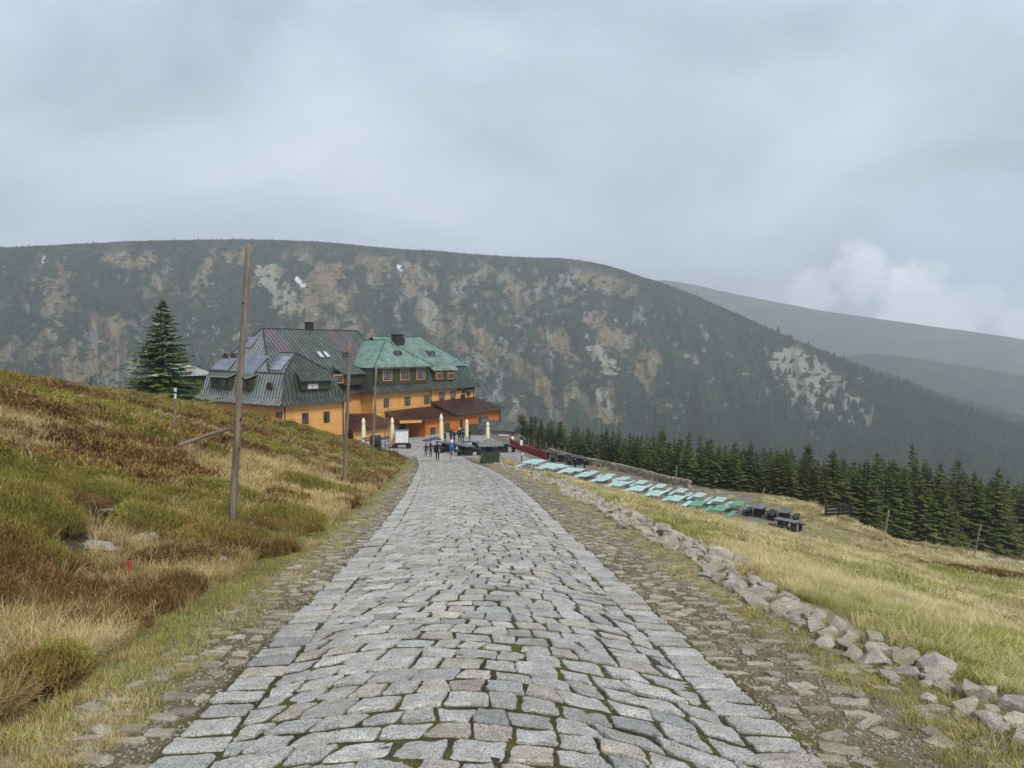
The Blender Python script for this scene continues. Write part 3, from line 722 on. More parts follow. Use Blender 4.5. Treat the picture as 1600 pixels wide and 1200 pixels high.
def blades(seed, n, L, wd, rad, bend, mats, mixm, up=1.0, wind=0.0, seg=3):
    r = random.Random(seed); V = []; Fq = []; mi = []
    for k in range(n):
        a = r.uniform(0, 6.283); q = rad * math.sqrt(r.random()); bx, by = q * math.cos(a), q * math.sin(a)
        da = a + r.gauss(0, .9) if wind == 0 else r.gauss(wind, .55)
        l = L * r.uniform(.55, 1.15); wv = wd * r.uniform(.7, 1.3); bnd = bend * r.uniform(.5, 1.3); th = r.uniform(.05, .35)
        x, y_, z = bx, by, -.02; o = len(V); px_, py_ = -math.sin(da), math.cos(da)
        for sgm in range(seg + 1):
            ww = wv * (1 - sgm / seg) ** .7 * .5
            if sgm < seg: V += [(x - px_ * ww, y_ - py_ * ww, z), (x + px_ * ww, y_ + py_ * ww, z)]
            else: V.append((x, y_, z))
            d = l / seg; x += math.cos(da) * math.sin(th) * d; y_ += math.sin(da) * math.sin(th) * d; z += math.cos(th) * d * up; th = min(2.0, th + bnd / seg)
        m_ = 0 if r.random() < mixm else 1
        for sgm in range(seg - 1): Fq.append((o + 2 * sgm, o + 2 * sgm + 1, o + 2 * sgm + 3, o + 2 * sgm + 2)); mi.append(m_)
        Fq.append((o + 2 * seg - 2, o + 2 * seg - 1, o + 2 * seg)); mi.append(m_)
    return mesh_np('tuft', V, Fq, mats, False, mi)
def sprigs(seed, n, Hh, rad, mats, mixm=.8, leafl=.026, leafw=.0065, nl=13):
    r = random.Random(seed); V = []; Fq = []; mi = []
    for k in range(n):
        a = r.uniform(0, 6.283); q = rad * math.sqrt(r.random()); bx, by = q * math.cos(a), q * math.sin(a)
        h = Hh * (1 - .55 * (q / rad) ** 2) * r.uniform(.6, 1.15); lx, ly = (bx * .55 + r.gauss(0, .05)), (by * .55 + r.gauss(0, .05))
        o = len(V); V += [(bx - .004, by, 0), (bx + .004, by, 0), (bx + lx * .6, by + ly * .6, h)]; Fq.append((o, o + 1, o + 2)); mi.append(1)
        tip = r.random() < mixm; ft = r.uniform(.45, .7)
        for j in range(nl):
            f = .3 + .7 * (j + r.random()) / nl; m_ = 0 if tip and f > ft else 1; cx, cy, cz = bx + lx * .6 * f, by + ly * .6 * f, h * f  # lower leaves take the second material: old woody growth plus painted-in clump shade
            b = r.uniform(0, 6.283); e = r.uniform(.7, 1.4); dx, dy, dz = math.cos(b) * math.cos(e), math.sin(b) * math.cos(e), math.sin(e)
            l = leafl * r.uniform(.6, 1.3); px_, py_ = -math.sin(b) * leafw, math.cos(b) * leafw; o = len(V)
            V += [(cx - px_ * .5, cy - py_ * .5, cz), (cx + dx * l + px_, cy + dy * l + py_, cz + dz * l), (cx + dx * l * 1.6, cy + dy * l * 1.6, cz + dz * l * 1.6), (cx + px_ * .5, cy + py_ * .5, cz)]
            Fq.append((o, o + 1, o + 2, o + 3)); mi.append(m_)
    return mesh_np('sprig_clump', V, Fq, mats, False, mi)
def polar_pts(n, a0, a1, r0, r1, pw, seed):
    r = np.random.default_rng(seed); u = r.random(n)
    if abs(pw - 1) < 1e-6: rad = r0 * (r1 / r0) ** u
    else: k = 1 - pw; rad = (r0 ** k + u * (r1 ** k - r0 ** k)) ** (1 / k)
    a = np.radians(a0 + (a1 - a0) * r.random(n)); return rad * np.sin(a), rad * np.cos(a), rad, r
def place(x, y, keep): return np.stack([x[keep], y[keep], H(x[keep], y[keep])], -1)
def rots(r, n, tilt=.15): return np.stack([r.normal(0, tilt, n), r.normal(0, tilt, n), r.random(n) * 6.283], -1)
# meadow on the right
x, y, rad, r = polar_pts(80000, -4, 44, 3.0, 78, .75, 101)
s = x - xc(y); s0 = hw(y) + 1.25
terr = (H(x, y) < -10.7) & (y > 46) & (x < 21)
pth = np.exp(-((y - y_edge(x) + 5.0 + .6 * np.sin(x * .35)) / .9) ** 2) * (x > 27)
keep = (s > s0 + .42 + .12 * np.sin(y * 2.1) + .5 * (y > 9) + .35 * (y > 22)) & (y < y_edge(x) - 1.0) & ~(terr & (r.random(len(x)) < .9)) & ~((y > 60) & (x < 8)) & (r.random(len(x)) > pth * 1.2)
Pm = place(x, y, keep); n = len(Pm); ms = (.75 + .018 * rad[keep]) * r.uniform(.7, 1.25, n)
pat = fbm(Pm[:, 0] / 2.3, Pm[:, 1] / 2.3, 4, 5) + .25 * (fbm(Pm[:, 0] / 9, Pm[:, 1] / 9, 3, 6) - .5)
gr = pat > .565 + .06 * r.normal(size=n)
tall = fbm(Pm[:, 0] / .55, Pm[:, 1] / .55, 3, 8); ms = ms * (.28 + 1.2 * np.clip(tall * 1.5 - .25, 0, 1))
wind = np.stack([r.normal(0, .15, n), r.normal(0, .15, n), r.normal(0, 1.1, n) + 2.5 * (fbm(Pm[:, 0] / 1.5, Pm[:, 1] / 1.5, 2, 9) - .5)], -1)
kit = [blades(k, 40, .22, .0055, .12, 2.1, [M_STRAW, M_GREEN], .88, 1, -.5 + .5 * k) for k in range(4)] + [blades(10 + k, 34, .17, .0055, .12, 1.2, [M_GREEN, M_STRAW], .72, 1, -.4) for k in range(4)]
kitf = [blades(20 + k, 26, .22, .016, .17, 1.8, [M_STRAW, M_GREEN], .86, 1, -.5, 2) for k in range(3)] + [blades(30 + k, 26, .16, .016, .17, 1.2, [M_GREEN, M_STRAW], .72, 1, -.4, 2) for k in range(3)]
idx = np.where(rad[keep] < 13, np.where(gr, 4 + r.integers(0, 4, n), r.integers(0, 4, n)), np.where(gr, 11 + r.integers(0, 3, n), 8 + r.integers(0, 3, n)))
scatter('meadow_grass', Pm, wind, np.stack([ms, ms, ms * .85], -1), kit + kitf, idx, 'matted straw coloured and green grass of the sloping meadow')
# short turf beside both verges
x, y, rad, r = polar_pts(60000, -46, 40, 3.0, 60, .9, 102)
s = x - xc(y); a = np.abs(s) - hw(y); nz = fbm(x / .5, y / .5, 3, 12)
lft = (s < 0) & (a > .34 + .5 * (nz - .5)) & (a < 1.45); rgt = (s > 0) & (a > .66 + .6 * (nz - .5)) & (a < 1.5)
keep = (lft | (rgt & (nz > .34))) & (y < 60)
Pt = place(x, y, keep); n = len(Pt); ms = (.8 + .022 * rad[keep]) * r.uniform(.6, 1.2, n)
kt = [blades(40 + k, 26, .075, .0038, .075, 1.3, [M_GREEN, M_DRY], .62, 1, 0, 2) for k in range(4)] + [blades(50 + k, 22, .085, .004, .08, 1.7, [M_DRY, M_GREEN], .75, 1, 0, 2) for k in range(3)]
gsel = fbm(Pt[:, 0] / .6, Pt[:, 1] / .6, 3, 13) + .1 * r.normal(size=n) > .47
scatter('verge_grass', Pt, rots(r, n), np.stack([ms, ms, ms], -1), kt, np.where(gsel, r.integers(0, 4, n), 4 + r.integers(0, 3, n)), 'short green and yellowed turf beside the road')
# heather slope on the left
x, y, rad, r = polar_pts(46000, -47, -2, 3.0, 82, .72, 103)
s = x - xc(y); d = -s - hw(y) - 1.0
edge_n = fbm(x / .9, y / .9, 3, 14)
dryz = fbm(x / 2.6, y / 2.6, 3, 15); near_toe = 1 - sstep((d - .4) / 3.2)
# each shrub is a mound of its own
mr = np.random.default_rng(31); mcx, mcy = mr.uniform(-48, 4, 2600), mr.uniform(2, 80, 2600); mh = mr.random(2600); mrad = mr.uniform(.40, 1.0, 2600)
mi_ = np.zeros(len(x), dtype=int); best = np.full(len(x), 1e9)
for k in range(0, 2600):
    q = ((x - mcx[k]) ** 2 + (y - mcy[k]) ** 2) / mrad[k] ** 2; sel = q < best; best[sel] = q[sel]; mi_[sel] = k
dome = np.sqrt(np.clip(1 - best, 0, 1)) * (.6 + .8 * mh[mi_])
isdry = ((dryz + .16 * near_toe + .05 * r.normal(size=len(x)) > .56) & (d < 11) & (dome < .7)) | ((d < 6) & (dome < .40) & (y < 26) & (dryz > .43))
polefree = np.ones(len(x), dtype=bool)
for (pa, pb) in ((362, 829), (538, 762), (581, 737), (215, 852), (158, 860), (345, 893), (203, 905), (168, 815)):
    pg = gp(pa, pb); polefree &= np.hypot(x - pg.x, y - pg.y + .45) > .55
keep = polefree & (d > .30 + .9 * (edge_n - .5)) & ~((y > 62) & (x > -20)) & ~isdry & (y < 78)
Ph = place(x, y, keep); n = len(Ph); rk_ = rad[keep]
big_ = fbm(Ph[:, 0] / 3.2, Ph[:, 1] / 3.2, 3, 16)
ms = (.62 + .016 * rk_) * (.40 + .30 * big_ + .48 * dome[keep]) * r.uniform(.8, 1.2, n)
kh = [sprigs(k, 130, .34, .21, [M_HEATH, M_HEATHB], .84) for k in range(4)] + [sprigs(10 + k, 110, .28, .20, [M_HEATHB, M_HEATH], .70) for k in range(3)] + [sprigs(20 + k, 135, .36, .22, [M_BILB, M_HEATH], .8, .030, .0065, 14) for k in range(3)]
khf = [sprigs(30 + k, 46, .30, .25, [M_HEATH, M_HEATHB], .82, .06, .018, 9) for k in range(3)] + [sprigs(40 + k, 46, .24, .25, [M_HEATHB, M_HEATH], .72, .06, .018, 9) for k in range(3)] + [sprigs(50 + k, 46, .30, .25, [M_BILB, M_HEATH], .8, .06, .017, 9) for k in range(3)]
zone = fbm(Ph[:, 0] / 2.8 + 7, Ph[:, 1] / 2.8, 4, 17) + .07 * (mh[mi_[keep]] - .5) * 3.2
typ = np.where(zone > .55, 2, np.where(zone < .45, 1, 0)); fa = rk_ > 14
idx = np.where(fa, 10 + typ * 3 + r.integers(0, 3, n), np.where(typ == 0, r.integers(0, 4, n), np.where(typ == 1, 4 + r.integers(0, 3, n), 7 + r.integers(0, 3, n))))
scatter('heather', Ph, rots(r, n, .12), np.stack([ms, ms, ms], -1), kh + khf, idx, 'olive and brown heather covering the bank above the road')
# pale dry tussocks among the heather and along its foot
x, y, rad, r = polar_pts(42000, -47, -2, 3.0, 45, .9, 104)
s = x - xc(y); d = -s - hw(y) - 1.0
dryz = fbm(x / 2.6, y / 2.6, 3, 15); near_toe = 1 - sstep((d - .4) / 3.2)
keep = (d > .12) & (d < 11) & (dryz + .16 * near_toe + .07 * r.normal(size=len(x)) > .485) & (y < 50)
Pd = place(x, y, keep); n = len(Pd); ms = (.7 + .018 * rad[keep]) * r.uniform(.55, 1.2, n)
kd = [blades(60 + k, 46, .33, .005, .08, 1.9, [M_DRY, M_GREEN], .9) for k in range(4)] + [blades(70 + k, 30, .33, .013, .12, 1.8, [M_DRY, M_GREEN], .9, 1, 0, 2) for k in range(3)]
scatter('dry_tussocks', Pd, rots(r, n, .2), np.stack([ms, ms, ms], -1), kd, np.where(rad[keep] < 13, r.integers(0, 4, n), 4 + r.integers(0, 3, n)), 'pale dry grass tussocks between heather and turf')
# ------------------------------------------------------------------ spruces
M_BARK = mat('spruce_bark', [hexc('#3b3026'), hexc('#5a4a3b')], 8, .95, .5)
M_NEED = mat('spruce_needles', [hexc('#3a4328'), hexc('#525c30'), hexc('#70773f')], .7, .85, space='World', rnd=.28, hue=.015, spec=.15)
M_NEED2 = mat('young_spruce_needles', [hexc('#3a4824'), hexc('#556830'), hexc('#74853f')], 1.2, .85, space='World', rnd=.1, spec=.15)
def spruce(seed, h, rad, whorls, nb, npt, twig, tw, needles, hero=False):
    r = random.Random(seed); tb = MB()
    bend = (r.gauss(0, .01) * h, r.gauss(0, .01) * h)
    tb.tube([(0, 0, -.4), (bend[0] * .3, bend[1] * .3, h * .4), (bend[0], bend[1], h)], [h * .017, h * .011, .012], 7)
    V = []; Fq = []
    for k in range(whorls):
        f = (k + r.uniform(-.3, .3)) / whorls; z_ = h * (.05 + .93 * max(0, f)); z = z_; t = 1 - z / h
        L = rad * (t ** .88) * r.uniform(.78, 1.16) + .05
        m = max(4, int(nb * (.6 + .5 * t))); a0 = r.uniform(0, 6.283)
        for j in range(m):
            z = z_ + r.gauss(0, h * .011); a = a0 + 6.283 * j / m + r.gauss(0, .2); l = L * r.uniform(.65, 1.15); sag = -.10 - .30 * t + r.gauss(0, .06); ca, sa = math.cos(a), math.sin(a)
            for q in range(npt):
                g = (q + r.random()) / npt; g = .10 + .9 * g; dist = l * g
                zz = z + sag * l * g + .20 * l * g * g; cx, cy = ca * dist, sa * dist
                for e in ((-1, 1, 0) if q % 2 else (-1, 1)):
                    tl = twig * (.20 + .80 * min(1, t * 1.6)) * (1.15 - .65 * g) * r.uniform(.65, 1.25); aa = a + e * r.uniform(.45, .95); dz = -r.uniform(.05, .40)
                    ex, ey, ez = cx + math.cos(aa) * tl, cy + math.sin(aa) * tl, zz + dz * tl
                    px_, py_ = -math.sin(aa) * tw, math.cos(aa) * tw; o = len(V); tz = r.uniform(-.5, .5) * tw
                    V += [(cx, cy, zz), (cx * .45 + ex * .55 + px_, cy * .45 + ey * .55 + py_, zz * .45 + ez * .55 + tz), (ex, ey, ez), (cx * .45 + ex * .55 - px_, cy * .45 + ey * .55 - py_, zz * .45 + ez * .55 - tz)]
                    Fq.append((o, o + 1, o + 2, o + 3))
    for q in range(14):                                   # leader
        z = h * (1 - .06 * r.random()); a = r.uniform(0, 6.28); o = len(V); l = .05 + (h - z) * .5
        V += [(0, 0, z), (math.cos(a) * l, math.sin(a) * l, z + .05), (0, 0, z + .12)]; Fq.append((o, o + 1, o + 2))
    return tb.mesh('trunk', [M_BARK], True), mesh_np('crown', V, Fq, [needles])
SPR = [spruce(200 + k, 9.0, rr_, 30, 8, 7, .52, .115, M_NEED) for k, rr_ in enumerate((2.2, 1.9, 2.4, 2.05, 1.75, 2.6))]
def put_tree(name, kit, loc, scale, rz, label, group=None, cat='spruce tree', wide=1.0):
    e = empty(name, loc, rz); e.scale = (scale * wide, scale * wide, scale); tag(e, label, cat, group)
    link('trunk', kit[0], e); link('crown', kit[1], e); return e
hero = spruce(301, 9.4, 4.1, 46, 11, 15, .66, .075, M_NEED2)
hp = Vector((-30.4, 62, 0)); hp.z = Hs(hp.x, hp.y) - 1.3
def top_at(px, py, yy_): return EYE + yy_ * (pix_dir(px, py).z / pix_dir(px, py).y)
put_tree('spruce_tree', hero, hp, (top_at(255, 466, 62) - hp.z) / 9.4, .4, 'lone bright green spruce standing on the heather hill beside the hut')
tx = [760, 790, 830, 880, 940, 1000, 1050, 1100, 1200, 1280, 1350, 1450, 1550, 1650, 1800]; ty = [668, 656, 658, 664, 672, 682, 676, 686, 697, 704, 706, 713, 733, 742, 760]
rt = random.Random(77); spots = []
for rowi in range(11):
    q = 1.2
    while q < 74:
        x_ = q + rt.uniform(-.5, .5); off = 1.6 + rowi * 2.6 + rt.uniform(-.9, .9) + 1.6 * max(0, math.sin(x_ * .9)) * (rowi == 0)
        y_ = float(y_edge(x_)) + off; px_ = 800 + F_PX * x_ / y_
        if px_ < 1660 and (x_ > 2.0 or y_ > 92): spots.append((rowi, x_, y_, px_))
        q += rt.uniform(.95, 1.8) * (1 + .07 * rowi)
spots.sort(); nfront = 0; rest = []
for (rowi, x_, y_, px_) in spots:
    z_ = Hs(x_, y_) - .2; want = top_at(px_, float(np.interp(px_, tx, ty)) + rt.gauss(6, 9) - 1.0 * rowi, y_) - z_
    hgt = min(13.5, max(4.2, want * rt.uniform(.74, 1.0))); k = rt.randrange(6)
    if nfront < 298:
        seg_ = 0 if px_ < 1075 else (1 if px_ < 1300 else 2); bk = rowi > 2
        lab_ = (('dark spruce standing just behind the stone wall of the terrace', 'spruce behind the front row, its top showing above the stone wall trees'), ('dark spruce of the front rows behind the picnic tables and plank fence', 'spruce farther back behind the picnic tables, only its top showing'), ('dark spruce of the front rows beyond the meadow and boulder path', 'spruce farther back beyond the meadow, only its top showing'))[seg_][bk]
        put_tree('spruce_tree', SPR[k], (x_, y_, z_), hgt / 9.0, rt.uniform(0, 6.28), lab_, ('front' if not bk else 'rear') + ' spruces ' + ('behind the stone wall', 'behind the picnic tables', 'beyond the meadow')[seg_], wide=min(1.45, max(.85, 10.5 / hgt)) * rt.uniform(.9, 1.25)); nfront += 1
    else: rest.append((x_, y_, z_, hgt))
if rest:
    A = np.array(rest); n = len(A); r = np.random.default_rng(5)
    wood_mesh = []
    for (tm, cm_) in SPR[:4]: wood_mesh.append(cm_)
    scatter('spruce_wood', A[:, :3], np.stack([np.zeros(n), np.zeros(n), r.random(n) * 6.28], -1), np.repeat((A[:, 3] / 9.0)[:, None], 3, 1), wood_mesh, r.integers(0, 4, n), 'spruce wood filling the slope behind the tree line')
for (px_, py_, yy_, hh_, lab) in ((141, 584, 60, 1.6, 'small young spruce peeping over the heather hill left of the tall spruce'), (88, 588, 52, 1.0, 'tiny spruce tip on the skyline of the heather hill'), ):
    x_ = (px_ - 800) / F_PX * yy_; z_ = Hs(x_, yy_); topz = top_at(px_, py_, yy_)
    put_tree('young_spruce', SPR[2], (x_, yy_, z_ - .1), max(.5, topz - z_) / 9.0, 1.0, lab)
bp_ = gp(596, 716); put_tree('young_spruce', SPR[5], (bp_.x - .3, bp_.y, bp_.z - .1), .20, 2.0, 'bushy young spruce beside the marker poles near the hut', wide=1.9)

# ------------------------------------------------------------------ the mountain hut
HO = Vector((-25.9, 80.0)); UD = Vector((.6, .8)); VD = Vector((-.8, .6))
def W(u, v, z): p = HO + UD * u + VD * v; return Vector((p.x, p.y, z))
def uz(px, py, v):                                        # where a sight line meets the wall plane v = const
    d = pix_dir(px, py); A = np.array([[d.x, -UD.x], [d.y, -UD.y]]); b = np.array([HO.x + VD.x * v, HO.y + VD.y * v])
    t, u = np.linalg.solve(A, b); return float(u), float(EYE + t * d.z)
def vz(px, py, u):
    d = pix_dir(px, py); A = np.array([[d.x, -VD.x], [d.y, -VD.y]]); b = np.array([HO.x + UD.x * u, HO.y + UD.y * u])
    t, v = np.linalg.solve(A, b); return float(v), float(EYE + t * d.z)
def m_boards(name, h0, h1, pitch=.18):
    m = bpy.data.materials.new(name); m.use_nodes = True; t = NT(m.node_tree)
    pos = t.n('ShaderNodeNewGeometry').outputs['Position']; sx = t.n('ShaderNodeSeparateXYZ'); t.link(pos, sx.inputs[0])
    fz = t.math('DIVIDE', sx.outputs['Z'], pitch); fr = t.math('FRACT', fz); fl = t.math('FLOOR', fz)
    cb = t.n('ShaderNodeCombineXYZ'); t.link(fl, cb.inputs[2]); t.link(t.math('MULTIPLY', sx.outputs['X'], .12), cb.inputs[0])
    bn = t.noise(cb.outputs[0], 1.7, 2); st = t.noise(t.mapping(pos, (1, 1, .15)), .9, 5, .6)
    c = t.mix(t.ramp(t.math('ADD', t.math('MULTIPLY', bn, .5), t.math('MULTIPLY', st, .5)), [(.3, 0.0), (.7, 1.0)]), hexc(h0), hexc(h1))
    c = t.mix(1.0, c, t.ramp(fr, [(0.0, .45), (.10, .95), (.9, 1.0), (1.0, .8)]), 'MULTIPLY')
    b = t.n('ShaderNodeBsdfPrincipled', i_Roughness=.6); t.link(c, b.inputs['Base Color']); b.inputs['Specular IOR Level'].default_value = .3
    bp = t.n('ShaderNodeBump', i_Strength=.6, i_Distance=.02); t.link(fr, bp.inputs['Height']); t.link(bp.outputs[0], b.inputs['Normal'])
    t.link(b.outputs[0], t.n('ShaderNodeOutputMaterial').inputs[0]); return m
def m_roof(name, cols, alt=None, rough=.42, streaks=True):
    m = bpy.data.materials.new(name); m.use_nodes = True; t = NT(m.node_tree)
    pos = t.n('ShaderNodeNewGeometry').outputs['Position']
    al = t.mapping(pos, (1, 1, 1), (0, 0, 0), (0, 0, -math.atan2(.8, .6)))     # x along the facade
    sx = t.n('ShaderNodeSeparateXYZ'); t.link(al, sx.inputs[0])
    n = t.noise(t.mapping(pos, (1, 1, .35)), .8, 5, .65); c = t.ramp(n, [(.32, hexc(cols[0])), (.5, hexc(cols[1])), (.68, hexc(cols[2]))])
    if alt:                                               # whole panels of another patina along the facade
        lo, hi, h = alt
        cbx = t.n('ShaderNodeCombineXYZ'); t.link(t.math('SNAP', sx.outputs['X'], .56), cbx.inputs[0])
        f = t.ramp(t.noise(cbx.outputs[0], .21, 2, .5), [(lo, 0.0), (hi, 1.0)]); c = t.mix(f, c, hexc(h))
    s2 = t.ramp(t.noise(t.mapping(pos, (1, 1, .22)), 2.6, 5, .7), [(.45, 1.0), (.72, .55)]); c = t.mix(.7, c, t.mix(1.0, c, s2, 'MULTIPLY'))
    b = t.n('ShaderNodeBsdfPrincipled', i_Roughness=rough, i_Metallic=.25); t.link(c, b.inputs['Base Color'])
    t.link(b.outputs[0], t.n('ShaderNodeOutputMaterial').inputs[0]); return m
M_YEL = m_boards('yellow_boards', '#d2934a', '#e9b86e'); M_ORA = m_boards('orange_boards', '#b8601f', '#d67f31'); M_DKG = m_boards('dark_green_boards', '#33371f', '#454a2c', .2)
M_RGREEN = m_roof('patina_green_roof', ('#617a70', '#88a297', '#adbfb7')); M_RDARK = m_roof('dark_green_roof', ('#363d37', '#4a534b', '#5e6860'), None, .38)
M_RMAIN = m_roof('mottled_roof', ('#4a554f', '#5c6a63', '#707d76'), (.52, .57, '#7b6a70'))
M_RGREY = m_roof('wet_roof_sky_sheen', ('#838786', '#9a9e9d', '#b0b3b2'), None, .30); M_RBROWN = m_roof('brown_roof', ('#43291f', '#5a392b', '#6d4a3a'), None, .35)  # grey roof: sky reflected on the wet west slopes, put into the colour
M_RPALE = m_roof('pale_metal_roof', ('#7d7a7c', '#908c8e', '#a39ea0'), None, .3)
M_TRIM = flat('window_trim', '#c98a52', .6); M_FRAME = flat('window_frame', '#4a2f22', .6); M_WHITEF = flat('white_frame', '#cfcfcc', .5)
M_CHIM = flat('chimney_brick', '#2c2a2d', .8, bump=.4, scale=9); M_FLASH = flat('roof_flashing', '#4a4f4a', .5)
def m_glass():
    m = bpy.data.materials.new('window_glass'); m.use_nodes = True; t = NT(m.node_tree)
    v = t.n('ShaderNodeNewGeometry').outputs['Position']; c = t.ramp(t.noise(v, .9, 3), [(.35, hexc('#20262c')), (.6, hexc('#515b66')), (.75, hexc('#8b949c'))])
    b = t.n('ShaderNodeBsdfPrincipled', i_Roughness=.06); t.link(c, b.inputs['Base Color']); b.inputs['Specular IOR Level'].default_value = .9
    t.link(b.outputs[0], t.n('ShaderNodeOutputMaterial').inputs[0]); return m
M_GLASS = m_glass(); M_CURT = flat('curtained_glass', '#b9bcc0', .12, spec=.8)
hut = tag(empty('mountain_hut', W(12, 6, -10.3)), 'large mountain hut with yellow board walls and green metal mansard roofs', 'mountain hut')
hinv = Matrix.Translation(-hut.location)
M_SEAM = {0: flat('seam_dark', '#2e3631', .6), 'patina_green_roof': flat('seam_green', '#47695e', .6), 'wet_roof_sky_sheen': flat('seam_grey', '#3c443e', .6), 'pale_metal_roof': flat('seam_pale', '#5f5c5e', .6), 'brown_roof': flat('seam_brown', '#2e1c15', .6)}
class HB(MB):                                             # mesh in hut space: points given as (u, v, z)
    def poly(s, pts, m=0): return s.add([W(*p) - hut.location for p in pts], [tuple(range(len(pts)))], m)
    def prism(s, pts, th, m=0):                           # polygon given a thickness downwards
        n = len(pts); a = [W(*p) - hut.location for p in pts]; b = [p - Vector((0, 0, th)) for p in a]
        return s.add(a + b, [tuple(range(n)), tuple(range(2 * n - 1, n - 1, -1))] + [(i, n + i, n + (i + 1) % n, (i + 1) % n) for i in range(n)], m)
    def ubox(s, u0, u1, v0, v1, z0, z1, m=0):
        q = [W(u, v, z) - hut.location for z in (z0, z1) for (u, v) in ((u0, v0), (u1, v0), (u1, v1), (u0, v1))]
        return s.add(q, [(3, 2, 1, 0), (4, 5, 6, 7), (0, 1, 5, 4), (1, 2, 6, 5), (2, 3, 7, 6), (3, 0, 4, 7)], m)
    def ubar(s, p, q, w_, h_, m=0): return s.bar(W(*p) - hut.location, W(*q) - hut.location, w_, h_, m)
def roof_face(name, pts, m, seam=.56, th=.08, ridge=(), parent=None, eave=None):
    """metal roof plane with standing seams running up the slope; eave = the two corner numbers of its lower edge"""
    b = HB().prism(pts, th); ob = b.build(name, m, parent or hut)
    P3 = [W(*p) for p in pts]; i0, i1 = eave or (0, 1)
    e = (P3[i1] - P3[i0]); eL = e.length; e.normalize()
    nrm = Vector((0, 0, 0))
    for k in range(len(P3)): nrm += P3[k].cross(P3[(k + 1) % len(P3)])
    nrm.normalize();  nrm = -nrm if nrm.z < 0 else nrm
    g = nrm.cross(e); g = -g if g.z < 0 else g
    q = [((p - P3[i0]).dot(e), (p - P3[i0]).dot(g)) for p in P3]
    lo, hi = min(a for a, _ in q), max(a for a, _ in q); sm_ = MB(); k = lo + seam * .5
    while k < hi:
        ys = []
        for i in range(len(q)):
            (a0, b0), (a1, b1) = q[i], q[(i + 1) % len(q)]
            if (a0 - k) * (a1 - k) < 0: ys.append(b0 + (b1 - b0) * (k - a0) / (a1 - a0))
        if len(ys) >= 2 and max(ys) - min(ys) > .15:
            A = P3[i0] + e * k + g * min(ys) + nrm * .025 - hut.location; B = P3[i0] + e * k + g * max(ys) + nrm * .025 - hut.location
            d1 = e * .045; d2 = nrm * .06; sm_.add([A - d1, A + d1, A + d2, B - d1, B + d1, B + d2], [(0, 1, 2), (3, 5, 4), (0, 2, 5, 3), (1, 4, 5, 2), (0, 3, 4, 1)])
        k += seam
    for (i, j) in ridge: sm_.bar(P3[i] + nrm * .03 - hut.location, P3[j] + nrm * .03 - hut.location, .16, .10)
    if sm_.v:
        so = sm_.build('standing_seams', M_SEAM.get(m.name, M_SEAM[0])); so.parent = ob
    return ob
def wall(name, u0, v0, u1, v1, z0, z1, m, th=.25):
    du, dv = u1 - u0, v1 - v0; L = math.hypot(du, dv); nu, nv = -dv / L * th, du / L * th
    b = HB(); b.prism([(u0, v0, z1), (u1, v1, z1), (u1 + nu, v1 + nv, z1), (u0 + nu, v0 + nv, z1)], z1 - z0); return b.build(name, m, hut)
def window_v(px0, py0, px1, py1, v, trim=M_TRIM, frame=M_FRAME, cols_=2, glass=M_GLASS, tw=.16, rows_=2, name='window'):
    """window in a wall plane v = const, given by its corners in the picture"""
    u0, z1 = uz(px0, (py0), v); u1, z0 = uz(px1, (py1), v); z1 = (z1 + uz(px1, py0, v)[1]) / 2; z0 = (z0 + uz(px0, py1, v)[1]) / 2
    return window_uv(u0, u1, z0, z1, v, trim, frame, cols_, glass, tw, rows_, name)
def window_uv(u0, u1, z0, z1, v, trim, frame, cols_, glass, tw, rows_, name='window', out=-1):
    f = HB(); o = v + out * .05; a = v + out * .10
    for (a0, a1, b0, b1) in ((u0, u1, z1 - .08, z1), (u0, u1, z0, z0 + .08), (u0, u0 + .08, z0 + .08, z1 - .08), (u1 - .08, u1, z0 + .08, z1 - .08)): f.ubox(a0, a1, min(v, a), max(v, a), b0, b1)
    for k in range(1, cols_): c = u0 + (u1 - u0) * k / cols_; f.ubox(c - .04, c + .04, min(v, a) + .004, max(v, a) - .004, z0 + .08, z1 - .08)
    ob = f.build(name, frame, hut)
    p = HB().ubox(u0 + .05, u1 - .05, min(v - .0, o), max(v, o), z0 + .05, z1 - .05).build('pane', glass); p.parent = ob
    for k in range(1, rows_):
        zz = z0 + (z1 - z0) * (.3 + .7 * k / rows_ if rows_ == 2 else k / rows_); g = HB().ubox(u0 + .082, u1 - .082, min(v, o) - .012, max(v, o) + .012, zz - .022, zz + .022).build('glazing_bar', frame); g.parent = ob
    if trim:
        t_ = HB(); b2 = v + out * .07
        for (a0, a1, b0, b1) in ((u0 - tw, u1 + tw, z1, z1 + tw), (u0 - tw, u1 + tw, z0 - tw, z0), (u0 - tw, u0, z0, z1), (u1, u1 + tw, z0, z1)): t_.ubox(a0, a1, min(v, b2), max(v, b2), b0, b1)
        q = t_.build('window_trim', trim); q.parent = ob
    return ob
GZ0 = -12.0
